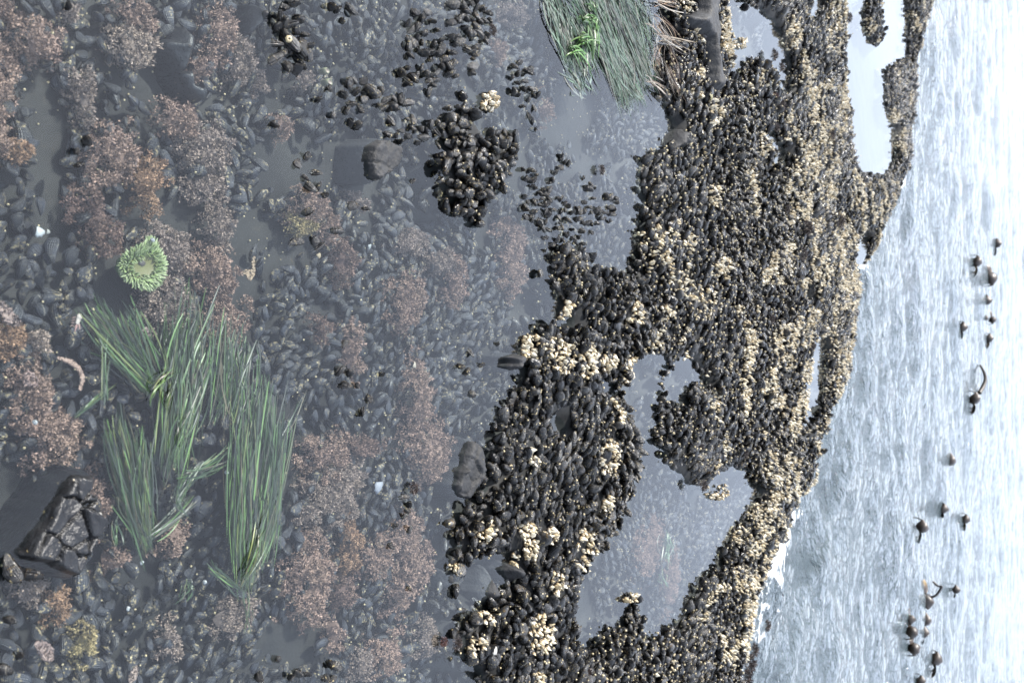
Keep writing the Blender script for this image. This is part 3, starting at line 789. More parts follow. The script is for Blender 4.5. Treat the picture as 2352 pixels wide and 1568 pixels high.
# barnacle fields too far to part
FIELDS = [c1((1200, 640), (1245, 650), (1245, 860), (1190, 880)), c1((1220, 430), (1370, 400), (1350, 640), (1230, 640)), c1((1400, 0), (1565, 0), (1565, 330), (1450, 330), (1400, 150)),
          c1((1380, 720), (1530, 760), (1520, 1100), (1420, 1100)), c1((1260, 900), (1400, 860), (1380, 1130), (1240, 1150)), c1((1560, 1020), (1640, 1040), (1690, 1320), (1600, 1320)),
          c1((1200, 1190), (1330, 1180), (1320, 1390), (1190, 1400)), c1((1350, 1060), (1500, 1080), (1480, 1250), (1360, 1250)), c1((1330, 1360), (1480, 1340), (1470, 1568), (1330, 1568)),
          c1((1500, 1400), (1600, 1380), (1620, 1568), (1520, 1568)), c1((1210, 60), (1290, 80), (1270, 300), (1200, 260)), c1((950, 590), (1000, 620), (1000, 780), (960, 760)),
          c1((1000, 830), (1070, 840), (1070, 970), (1010, 960)), c1((950, 430), (1060, 420), (1060, 560), (960, 540)),
          c2((1950, 20), (2120, 20), (2100, 250), (2060, 480), (1960, 480), (1940, 250)), c2((1750, 590), (1870, 590), (1860, 880), (1740, 920)), c2((1860, 560), (2000, 560), (1990, 740), (1900, 760)),
          c2((2060, 590), (2140, 600), (2130, 700), (2050, 700)), c2((1880, 860), (1980, 850), (1970, 1000), (1890, 1000)), c2((1990, 1150), (2110, 1160), (2090, 1300), (1980, 1290)),
          c2((2060, 700), (2230, 700), (2200, 1080), (2050, 1050)), c2((1930, 1030), (1965, 1030), (1950, 1200), (1850, 1230), (1850, 1130)), c2((2120, 60), (2250, 40), (2240, 560), (2120, 560)),
          c2((1700, 200), (1850, 100), (1850, 350), (1650, 380)), c2((1620, 960), (1700, 960), (1690, 1050), (1620, 1050)),
          c3((2100, 390), (2270, 380), (2250, 600), (2120, 560)), c3((1980, 620), (2220, 600), (2200, 820), (2000, 760)), c3((1830, 900), (1990, 850), (1990, 1000), (1830, 1000)),
          c3((1640, 1090), (1810, 1080), (1810, 1180), (1640, 1190)), c3((1880, 1280), (1970, 1290), (1960, 1460), (1880, 1450)), c3((2000, 830), (2180, 820), (2150, 1000), (2000, 1000)),
          c3((1830, 30), (1900, 60), (1900, 250), (1840, 350)), c3((2180, 130), (2352, 100), (2352, 380), (2180, 380))]
def barnacle_field():
    x, y = darts(0, (-4.6, 4.6), (3.2, 13.2), .0175)
    X, Y = proj(x, y, .07)
    ok = (Y > -60) & (Y < 1630); x, y, X, Y = x[ok], y[ok], X[ok], Y[ok]
    f = np.zeros(len(x), bool)
    jx = X + 26 * (fbm(x * 9, y * 9, 61, 3) - .5); jy = Y + 40 * (fbm(x * 9, y * 9, 67, 3) - .5)
    for p in FIELDS: f |= inpoly(jx, jy, p)
    f &= (fbm(x * 6, y * 6, 77, 2) > .36) & (fbm(x * 20, y * 20, 79, 2) > .40)
    cl = fbm(x * 5.5, y * 5.5, 71, 3)
    f |= (cl > (.685 - .05 * sstep(1500, 1950, X))) & (X > 1500)
    f &= bedat(x, y) & ~inpoly(X, Y, BARE_ROCK) & (rng.random(len(x)) < .78)
    x, y = x[f], y[f]; n = len(x)
    z = Hs(x, y) + .024 + rng.uniform(-.004, .008, n)
    b, F, a = barn_base(1, 1); t = np.abs(rng.normal(.4, .3, n)); az = rng.normal(-1.2, 1.2, n)
    A = np.stack([np.cos(az) * np.sin(t), np.sin(az) * np.sin(t), np.cos(t)], 1)
    S = np.clip(rng.normal(.0195, .005, n), .010, .032)
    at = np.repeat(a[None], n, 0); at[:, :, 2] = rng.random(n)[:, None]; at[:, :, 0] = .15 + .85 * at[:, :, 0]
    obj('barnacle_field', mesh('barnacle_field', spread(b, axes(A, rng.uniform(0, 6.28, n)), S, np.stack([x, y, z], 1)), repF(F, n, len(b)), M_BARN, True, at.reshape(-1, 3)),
        kind='stuff', label='cream gooseneck barnacles massed over the far mussel ridges', category='barnacles')
barnacle_field()

# acorn barnacles: tiny pale specks on shells and on the pool floor
def specks():
    V0 = []; 
    for rr, h in ((.5, 0), (.42, .45), (.2, .6)):
        for j in range(6): V0.append((rr * math.cos(j * math.pi / 3), rr * math.sin(j * math.pi / 3), h))
    V0 = np.array(V0); F = np.array([(i * 6 + j, i * 6 + (j + 1) % 6, (i + 1) * 6 + (j + 1) % 6, (i + 1) * 6 + j) for i in range(2) for j in range(6)])
    P = []; S = []
    for q, (p, s) in enumerate(SPECK):
        k = rng.random(len(p)) < (.35 if q < 2 else .62)
        P.append(p[k] + rng.normal(0, .004, (k.sum(), 3))); S.append(rng.uniform(.0035, .009, k.sum()) * (1 if q < 2 else 1.3))
    P = np.vstack(P); S = np.concatenate(S); n = len(P)
    A = rng.normal(0, .5, (n, 3)) + np.array([0, -.3, 1])
    obj('acorn_barnacles', mesh('acorn_barnacles', spread(V0, axes(A, rng.uniform(0, 6, n)), S, P), repF(F, n, len(V0)), M_ACORN, False), kind='stuff', label='tiny yellowish barnacles speckling the mussel shells', category='barnacles')
    k = rng.random(len(SP)) < .35
    P1 = SP[k] + SA[k] * SS[k][:, None] * .5 + np.array([0, 0, .009]) + rng.normal(0, .006, (k.sum(), 3))
    x = rng.uniform(-1.6, 1.6, 4200); y = rng.uniform(.9, 4.2, 4200)
    o = vn(x * 7, y * 7, 8.8) > .55; x, y = x[o], y[o]
    P2 = np.stack([x, y, np.minimum(Hs(x, y) + .004, -.03)], 1); P = np.vstack([P1, P2]); P[:, 2] = np.minimum(P[:, 2], -.004); n = len(P)
    A = rng.normal(0, .4, (n, 3)) + np.array([0, 0, 1])
    obj('floor_barnacles', mesh('floor_barnacles', spread(V0, axes(A, rng.uniform(0, 6, n)), rng.uniform(.0022, .0062, n), P), repF(F, n, len(V0)), M_ACORN, False), kind='stuff', label='pale barnacle and shell grit scattered over the pool floor', category='barnacles')
specks()

# ------------------------------------------------------------------ coralline algae
PINK, PALE, ORNG, YELL, DUST, DARK = (.39, .26, .215), (.48, .37, .31), (.40, .235, .15), (.40, .32, .16), (.34, .265, .235), (.20, .125, .11)
# x0, x1, y0, y1, colour, top height, words
CORAL = [
    (-20, 72, 96, 385, PINK, -.014, 'tall mat along the upper left edge'), (64, 160, 38, 147, PINK, -.006, 'rounded bush near the upper left corner'), (167, 211, -10, 51, DUST, -.02, 'small one at the top edge, far left'),
    (0, 50, -10, 40, DARK, -.02, 'in the very corner, upper left'), (298, 378, -10, 70, PINK, -.01, 'at the top edge above the pale crusted one'), (300, 378, 60, 135, PALE, .004, 'pale crusted lump near the top edge'),
    (186, 250, 147, 269, DUST, -.03, 'dull one among the upper left mussels'), (237, 346, 276, 410, PINK, -.016, 'broad one above the anemone'), (320, 404, 359, 474, ORNG, -.018, 'orange tinted, upper right of the anemone'),
    (211, 314, 436, 570, DARK, -.012, 'dark crown shaped bush touching the anemone'), (391, 474, 237, 320, PINK, -.016, 'frilly one below the sharp black rock'), (442, 538, 282, 385, DUST, -.02, 'right of the frilly one'),
    (500, 570, 13, 130, PINK, -.012, 'upright strip near the top edge'), (540, 602, 90, 192, DUST, -.02, 'thin patch right of the upright strip'), (468, 513, 115, 173, PINK, -.01, 'small round tuft by the sharp black rock'),
    (596, 628, 155, 218, DUST, -.02, 'small one above the bare dark floor'), (455, 532, 378, 461, DUST, -.02, 'loose one in the upper middle left'), (647, 699, 250, 314, PINK, -.01, 'compact pink clump left of the loose mussels'),
    (500, 558, 461, 564, DUST, -.02, 'narrow one beside the bare floor'), (699, 775, 436, 500, PINK, .006, 'emergent pink clump ringed by mussel tips'), (700, 740, 490, 535, YELL, -.006, 'yellowish patch under the emergent clump'),
    (769, 808, 480, 558, PINK, -.004, 'right of the emergent clump'), (710, 740, 158, 206, DUST, -.016, 'small one left of the tiny anemones'), (38, 96, 327, 378, ORNG, -.02, 'ragged rusty one at the left'),
    (359, 461, 517, 626, DUST, -.022, 'right of the anemone'), (468, 564, 568, 683, PINK, -.02, 'left of the orange crust'), (365, 461, 632, 799, DUST, -.024, 'broad one above the near surfgrass'),
    (474, 602, 690, 805, PINK, -.022, 'broad one behind the top of the near surfgrass'), (64, 141, 805, 978, PINK, -.014, 'tall one between left edge and surfgrass'), (96, 237, 927, 1062, PINK, -.014, 'spreading one above the cracked rock'),
    (-10, 83, 728, 824, ORNG, -.018, 'rusty one at the left edge middle'), (83, 130, 760, 800, PALE, -.018, 'small pale one at the left middle'), (814, 852, 748, 876, PINK, .004, 'narrow emergent ridge in the shallows'),
    (737, 830, 998, 1091, PINK, -.012, 'wide one right of the near surfgrass'), (218, 282, 1096, 1225, PINK, -.012, 'hugging the right side of the cracked rock'), (256, 320, 1250, 1327, PINK, -.02, 'knobbly one below the cracked rock'),
    (397, 455, 1192, 1270, PINK, -.018, 'between the two surfgrass clumps'), (51, 141, 1321, 1404, DUST, -.014, 'below the big mussels at the left edge'), (135, 192, 1346, 1436, ORNG, -.016, 'orange one in the lower left'),
    (186, 237, 1436, 1526, YELL, -.02, 'yellow one in the lower left'), (506, 602, 1378, 1468, DUST, -.016, 'at the foot of the right surfgrass'), (690, 805, 1226, 1421, PINK, -.006, 'great mat in the lower middle'),
    (737, 861, 1080, 1225, DUST, -.012, 'mottled one above the great mat'), (385, 436, 1430, 1520, DUST, -.024, 'thin branching one near the bottom'), (783, 818, 1414, 1501, PINK, .002, 'ridge trailing below the great mat'),
    (781, 838, 1326, 1401, DARK, .008, 'dark emergent hump beside the great mat'), (963, 1013, 834, 1034, PINK, -.006, 'long strip in front of the front mound'), (988, 1053, 972, 1109, PINK, -.01, 'by the long rounded rock'),
    (798, 853, 1059, 1129, DUST, -.012, 'small one in the middle shallows'), (818, 906, 1009, 1054, DARK, .004, 'with an emergent dark ridge in the middle shallows'), (926, 1001, 517, 582, DUST, -.01, 'left below the dense island'),
    (1003, 1063, 567, 642, DUST, -.01, 'under the tip of the dense island'), (1051, 1088, 592, 705, PINK, .006, 'narrow rusty ridge below the dense island'), (931, 1003, 630, 755, PINK, -.006, 'in the centre of the shallows'),
    (821, 853, 742, 770, PINK, .002, 'tiny emergent one'), (833, 868, 440, 482, DUST, -.01, 'below the flat grey rock'), (813, 858, 1201, 1326, ORNG, -.008, 'orange flecked one right of the great mat'),
    (863, 923, 1239, 1326, PINK, -.002, 'next to the lower water edge'), (936, 981, 1184, 1286, PINK, -.004, 'red tinted one left of the front mound'), (953, 1011, 1246, 1346, PINK, -.008, 'pale edged one before the rock wedge'),
    (883, 948, 1451, 1551, PINK, -.01, 'large one at the bottom edge'), (976, 1021, 1426, 1506, DUST, -.01, 'left of the mound near the bottom'), (836, 871, 1489, 1580, DUST, -.006, 'thin one cut by the bottom edge'),
    (918, 961, 1331, 1416, PINK, -.006, 'beside the sunken barnacles'), (1176, 1221, 504, 667, PINK, .002, 'wide ruddy one left of the middle bed'), (1176, 1219, 0, 43, DUST, -.01, 'at the top edge left of the surfgrass'),
    (1156, 1180, 75, 150, PINK, .004, 'small rusty one beside the topmost mussels'), (1261, 1289, 210, 280, PINK, -.01, 'faint one under the upper surfgrass'), (560, 600, 1090, 1150, DARK, -.03, 'behind the right surfgrass'),
    (745, 775, 720, 790, DARK, .006, 'dark emergent fronds right of the near surfgrass'), (788, 830, 560, 650, DARK, .006, 'dark wet fronds poking out in the middle shallows'),
    (1480, 1530, 1200, 1330, PINK, -.02, 'seen under the lower mirror pool'), (1540, 1570, 1270, 1400, PINK, -.02, 'second one under the lower mirror pool'),
]
def coral(x0, x1, y0, y1, colr, ztop, words):
    cX, cY = (x0 + x1) / 2, (y0 + y1) / 2
    p = gp(np.array([x0, x1, cX, cX, cX]), np.array([cY, cY, y0, y1, cY]), np.full(5, min(ztop, 0) - .01))
    c = p[4]; ry = (p[1, 1] - p[0, 1]) / 2; rx = (p[3, 0] - p[2, 0]) / 2
    n = int(np.clip(7.8 * rx * ry / 11e-6, 400, 8500))
    sd_ = (cX * 13 + cY * 7) % 50
    u = rng.uniform(-1.4, 1.4, n); v = rng.uniform(-1.4, 1.4, n)
    x = c[0] + u * rx; y = c[1] + v * ry
    rr = np.sqrt(u * u + v * v) * .78 + 1.35 * (fbm(x * 16, y * 16, sd_, 3) - .5) + 1.05 * (fbm(x * 55, y * 55, sd_ + 5, 3) - .5)
    rr = np.clip(rr, 0, None); k = rr < .86; rr = rr / .86; x, y, rr = x[k], y[k], rr[k]; n = len(x)
    lump = fbm(x * 70, y * 70, sd_ + 9, 3)
    zf = np.minimum(Hs(x, y), -.06)
    z = zf + (ztop - .004 - zf) * np.clip(1 - rr.clip(0, 1) ** 2.2, 0, 1) ** .5 * (.25 + .95 * lump).clip(0, .9)
    K = 4; N = n * K
    P = np.repeat(np.stack([x, y, z], 1), K, 0) + rng.normal(0, .0016, (N, 3)) * [1, 1, .4]
    A = rng.normal(0, .75, (N, 3)) + np.array([0, 0, .9]); A[:, 2] = np.abs(A[:, 2])
    b = np.array([(0, 0, 0), (.19, .03, .6), (0, 0, 1.), (-.19, -.03, .55)]); F = np.array([[0, 1, 2, 3]])
    S = rng.uniform(.0042, .0095, N)
    P[:, 2] = np.minimum(P[:, 2], np.where(ztop > 0, ztop, ztop - .004))
    V = spread(b, axes(A, rng.uniform(0, 6.28, N)), S, P)
    sh = (.55 + .9 * fbm(x * 110, y * 110, sd_ + 3, 2)).repeat(K) * rng.uniform(.82, 1.18, N)
    hue = (fbm(x * 30, y * 30, sd_ + 2, 2)).repeat(K)[:, None]
    base = np.array(colr)[None] * (1 - .35 * hue) + np.array((.33, .235, .15))[None] * .35 * hue
    C = np.repeat((base * sh[:, None])[:, None], 4, 1); C[:, 2] *= 1.22; C[:, 0] *= .85  # tips are naturally pale; darker bases paint in shade between the branches
    # the crust the branches grow from
    na, nr = 26, 7
    th = np.linspace(0, 2 * math.pi, na, endpoint=False); rs = np.linspace(.02, .55, nr)
    U = rs[:, None] * np.cos(th)[None]; W = rs[:, None] * np.sin(th)[None]
    bx = c[0] + U * rx; by = c[1] + W * ry
    q = np.clip((np.sqrt(U * U + W * W) * .78 + 1.35 * (fbm(bx * 16, by * 16, sd_, 3) - .5)) / .86, 0, 1)
    bz = np.minimum(Hs(bx, by), -.06); bz = bz + (ztop - .022 - bz) * np.clip(1 - q.clip(0, 1) ** 2.2, 0, 1) ** .5 * .8
    BV = np.stack([bx, by, bz], 2).reshape(-1, 3)
    BF = np.array([(i * na + j, i * na + (j + 1) % na, (i + 1) * na + (j + 1) % na, (i + 1) * na + j) for i in range(nr - 1) for j in range(na)])
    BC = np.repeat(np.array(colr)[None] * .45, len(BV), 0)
    nm = {PINK: 'pink-brown', PALE: 'pale pink', ORNG: 'rust pink', YELL: 'yellow-brown', DUST: 'dusty pink', DARK: 'dark purplish'}[colr]
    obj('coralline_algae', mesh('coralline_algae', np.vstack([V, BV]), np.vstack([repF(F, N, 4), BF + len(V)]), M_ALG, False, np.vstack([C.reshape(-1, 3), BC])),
        label=nm + ' coralline algae, ' + words, category='algae', group='coralline algae patches')
for c_ in CORAL: coral(*c_)

# ------------------------------------------------------------------ surfgrass
def ribbon(pts, w, roll, col, K):
    """pts (K,3) -> strip verts, faces, colours"""
    T = np.gradient(pts, axis=0); T /= np.linalg.norm(T, axis=1, keepdims=True) + 1e-9
    s = np.cross(T, np.array([0, 0, 1.])); s /= np.linalg.norm(s, axis=1, keepdims=True) + 1e-9
    up = np.cross(s, T); s = s * math.cos(roll) + up * math.sin(roll)
    ww = w * np.clip(np.minimum(np.linspace(.5, 6, K), np.linspace(5, .15, K)), 0, 1)[:, None] / 2
    mid = pts + up * w * .12
    V = np.stack([pts - s * ww, mid, pts + s * ww], 1).reshape(-1, 3)
    F = np.array([(i * 3 + j, i * 3 + j + 1, i * 3 + j + 4, i * 3 + j + 3) for i in range(K - 1) for j in range(2)])
    g = np.linspace(.85, 1.12, K)[:, None, None]
    C = (np.array(col)[None, None] * g * np.array([1, .8, 1])[None, :, None]).reshape(-1, 3)
    return V, F, C
def blade(a, b, c, s0, s1, zr, arch, w, cols, K=11, flat=.5):
    j0 = rng.normal(0, s0, 2); j1 = rng.normal(0, s1, 2); jm = (j0 + j1) / 2 + rng.normal(0, (s0 + s1) * .55, 2)
    t = np.linspace(*sorted((rng.uniform(0, .25), rng.uniform(.75, 1.05))), K)[:, None]
    A = np.array(a) + j0; B = np.array(b) + jm; Cc = np.array(c) + j1
    P = (1 - t) ** 2 * A + 2 * t * (1 - t) * B + t * t * Cc
    P[:, 0] += rng.uniform(1, 8) * np.sin(t[:, 0] * rng.uniform(1.5, 5.5) + rng.uniform(0, 6)); P[:, 1] += rng.uniform(0, 14) * (t[:, 0] - .5) * rng.choice([-1, 1])
    z0 = rng.uniform(*zr); z = z0 + arch * np.sin(math.pi * np.linspace(0, 1, K)) * rng.uniform(.4, 1) + .003 * np.sin(np.linspace(0, 7, K) + rng.uniform(0, 6))
    if zr[1] <= 0 and arch == 0: z = np.minimum(z, -.002)
    W = gp(P[:, 0], P[:, 1], z)
    cc = np.array(cols[rng.integers(len(cols))]) * rng.uniform(.45, 1.75)
    return ribbon(W, w * rng.uniform(.75, 1.3), rng.normal(0, flat), cc, K)
def grass_thing(name, loc, bundles, mt, cols, w, nsolo, label, category, group=None, K=11):
    kw = dict(label=label, category=category)
    if group: kw['group'] = group
    root = empty(name, loc, **kw); L = np.array(loc)
    bl = []
    for (a, b, c, s0, s1, n_, zr, arch) in bundles:
        for i in range(int(n_ * (1.35 if mt is M_GRASS and zr[1] < 0 else 1))): bl.append(blade(a, b, c, s0, s1, zr, arch, w, cols, K))
    idx = rng.permutation(len(bl)); solo = idx[:nsolo]; rest = idx[nsolo:]
    for i in solo: obj('blade', mesh('blade', bl[i][0] - L, bl[i][1], mt, True, bl[i][2]), root)
    if len(rest):
        off = np.cumsum([0] + [len(bl[i][0]) for i in rest])
        obj('blade_mass', mesh('blade_mass', np.vstack([bl[i][0] for i in rest]) - L, np.vstack([bl[i][1] + off[q] for q, i in enumerate(rest)]), mt, True, np.vstack([bl[i][2] for i in rest])), root, kind='stuff')
GREENS = [(.065, .145, .025), (.08, .18, .03), (.026, .055, .014), (.14, .27, .055), (.17, .21, .05), (.02, .042, .012), (.042, .095, .02), (.025, .05, .014), (.12, .10, .045)]
Z1 = (-.07, -.012); Z2 = (-.04, -.004)
grass_thing('surfgrass_clump', gp(300, 820, -.08).tolist(), [
    ((205, 690), (275, 795), (350, 890), 22, 12, 60, Z1, 0), ((290, 720), (320, 800), (372, 890), 22, 14, 45, Z1, 0),
    ((230, 770), (290, 830), (350, 900), 16, 10, 25, Z1, 0), ((345, 930), (350, 880), (400, 850), 10, 8, 8, (-.004, .0), .012),
    ((240, 940), (250, 850), (243, 750), 5, 8, 5, Z2, 0), ((165, 965), (212, 925), (250, 885), 4, 4, 6, Z2, 0)],
    M_GRASS, GREENS, .0026, 90, 'green surfgrass fan just below the anemone, upper left of the near meadow', 'surfgrass', 'surfgrass clumps')
grass_thing('surfgrass_clump', gp(400, 900, -.08).tolist(), [
    ((440, 690), (415, 850), (390, 1080), 30, 22, 170, Z1, 0), ((400, 800), (395, 920), (385, 1060), 18, 14, 60, Z2, 0), ((460, 800), (450, 900), (410, 1010), 20, 14, 50, Z2, 0),
    ((520, 730), (525, 850), (500, 960), 22, 16, 70, Z1, 0), ((560, 790), (555, 880), (540, 980), 18, 16, 40, Z1, 0),
    ((470, 1060), (432, 1100), (405, 1160), 10, 10, 14, Z2, 0), ((410, 1090), (475, 1100), (540, 1040), 6, 12, 10, Z2, 0), ((395, 880), (380, 900), (372, 960), 8, 8, 8, (-.004, .001), .010), ((420, 940), (410, 990), (395, 1050), 8, 8, 6, (-.004, .001), .008)],
    M_GRASS, GREENS, .0026, 130, 'long green surfgrass streaming in the centre of the near meadow', 'surfgrass', 'surfgrass clumps')
grass_thing('surfgrass_clump', gp(310, 1150, -.08).tolist(), [
    ((262, 960), (285, 1080), (335, 1255), 20, 12, 90, Z1, 0), ((320, 1000), (320, 1110), (340, 1240), 16, 12, 50, Z2, 0), ((270, 1130), (300, 1190), (335, 1250), 14, 10, 24, Z1, 0),
    ((330, 1240), (400, 1200), (450, 1140), 5, 10, 20, Z2, 0), ((270, 1190), (262, 1225), (270, 1260), 6, 4, 6, Z2, 0), ((430, 1100), (390, 1150), (420, 1170), 8, 10, 14, Z2, 0)],
    M_GRASS, GREENS, .0026, 90, 'green surfgrass tuft right beside the cracked black rock', 'surfgrass', 'surfgrass clumps')
grass_thing('surfgrass_clump', gp(590, 1150, -.08).tolist(), [
    ((600, 880), (595, 1100), (562, 1350), 26, 12, 210, Z1, 0), ((640, 950), (632, 1110), (600, 1290), 16, 14, 90, Z1, 0), ((565, 960), (552, 1150), (545, 1320), 16, 12, 90, Z2, 0),
    ((600, 1130), (595, 1230), (570, 1330), 16, 10, 60, (-.012, -.002), 0), ((610, 1180), (590, 1260), (555, 1340), 12, 6, 10, (-.004, .001), .012),
    ((480, 1290), (510, 1330), (550, 1360), 8, 8, 14, Z2, 0), ((640, 1010), (675, 950), (705, 900), 6, 6, 5, Z2, 0), ((420, 1380), (440, 1350), (425, 1325), 10, 8, 8, Z1, 0), ((560, 1350), (572, 1400), (570, 1450), 6, 4, 5, Z2, 0)],
    M_GRASS, GREENS, .0026, 160, 'thick green surfgrass band on the right of the near meadow', 'surfgrass', 'surfgrass clumps')
SHEENG = [(.16, .26, .17), (.19, .27, .20), (.12, .22, .11), (.20, .25, .19), (.22, .22, .17)]  # greens paled to stand in for sky reflected off the floating blades
ZF = (.0, .006)
grass_thing('surfgrass_clump', gp(1370, 60, -.05).tolist(), [
    ((1262, -20), (1285, 60), (1322, 160), 14, 10, 110, ZF, 0), ((1300, 20), (1330, 100), (1350, 180), 16, 14, 80, ZF, 0), ((1340, -30), (1400, 90), (1445, 235), 24, 14, 260, ZF, 0),
    ((1400, -30), (1435, 60), (1490, 190), 26, 12, 220, (-.004, .004), 0), ((1380, 60), (1420, 140), (1460, 220), 20, 12, 120, ZF, 0), ((1450, -20), (1470, 30), (1500, 100), 18, 12, 60, (-.004, .003), 0),
    ((1310, 150), (1330, 190), (1345, 215), 14, 10, 40, (-.006, .002), 0), ((1440, 180), (1460, 210), (1475, 232), 8, 6, 24, ZF, .004)],
    M_GRASS, SHEENG, .0045, 150, 'surfgrass with painted pale sheen floating on the pool surface at the top edge', 'surfgrass', 'surfgrass clumps')
LIME = [(.10, .27, .03), (.13, .33, .04), (.07, .20, .025), (.16, .30, .06)]
grass_thing('surfgrass_tuft', gp(1340, 100, 0).tolist(), [
    ((1310, 130), (1320, 95), (1345, 150), 6, 6, 26, (.0, .004), .03), ((1325, 120), (1345, 60), (1365, 120), 8, 8, 34, (.0, .004), .035), ((1335, 60), (1355, 20), (1372, 75), 8, 8, 26, (.0, .004), .028),
    ((1345, 15), (1362, 0), (1370, 40), 6, 6, 10, (.0, .004), .02), ((1355, 40), (1370, 80), (1362, 140), 6, 6, 20, (.0, .004), .018)],
    M_GRASS, LIME, .0048, 80, 'bright green arched grass tuft rising out of the floating surfgrass', 'surfgrass')
DRYC = [(.42, .34, .24), (.55, .52, .48), (.26, .16, .09), (.60, .55, .47), (.20, .14, .10), (.35, .22, .12)]
ZD = (.03, .075)
grass_thing('dry_surfgrass', gp(1530, 100, .03).tolist(), [
    ((1500, -10), (1530, 10), (1570, 20), 8, 12, 18, (.015, .06), .01), ((1500, 40), (1525, 70), (1550, 110), 10, 10, 22, (.01, .05), .01), ((1515, 80), (1560, 90), (1600, 130), 8, 8, 14, ZD, .02),
    ((1530, 140), (1550, 180), (1565, 235), 7, 6, 28, (.02, .06), .012), ((1480, 180), (1515, 190), (1545, 225), 6, 8, 16, (.004, .04), .006), ((1510, 100), (1500, 130), (1520, 170), 8, 8, 22, (.005, .03), .006),
    ((1540, 110), (1552, 140), (1558, 180), 5, 5, 8, (.04, .07), .01)],
    M_DRY, DRYC, .0024, 90, 'bleached dry surfgrass strands draped over the mussels at the top edge', 'dry grass')
grass_thing('surfgrass_clump', gp(1545, 1240, -.05).tolist(), [((1535, 1225), (1540, 1260), (1530, 1290), 6, 8, 26, Z2, 0), ((1520, 1310), (1525, 1330), (1530, 1345), 4, 4, 12, Z2, 0)],
    M_GRASS, GREENS, .005, 20, 'faint green surfgrass under the lower mirror pool', 'surfgrass', 'surfgrass clumps')

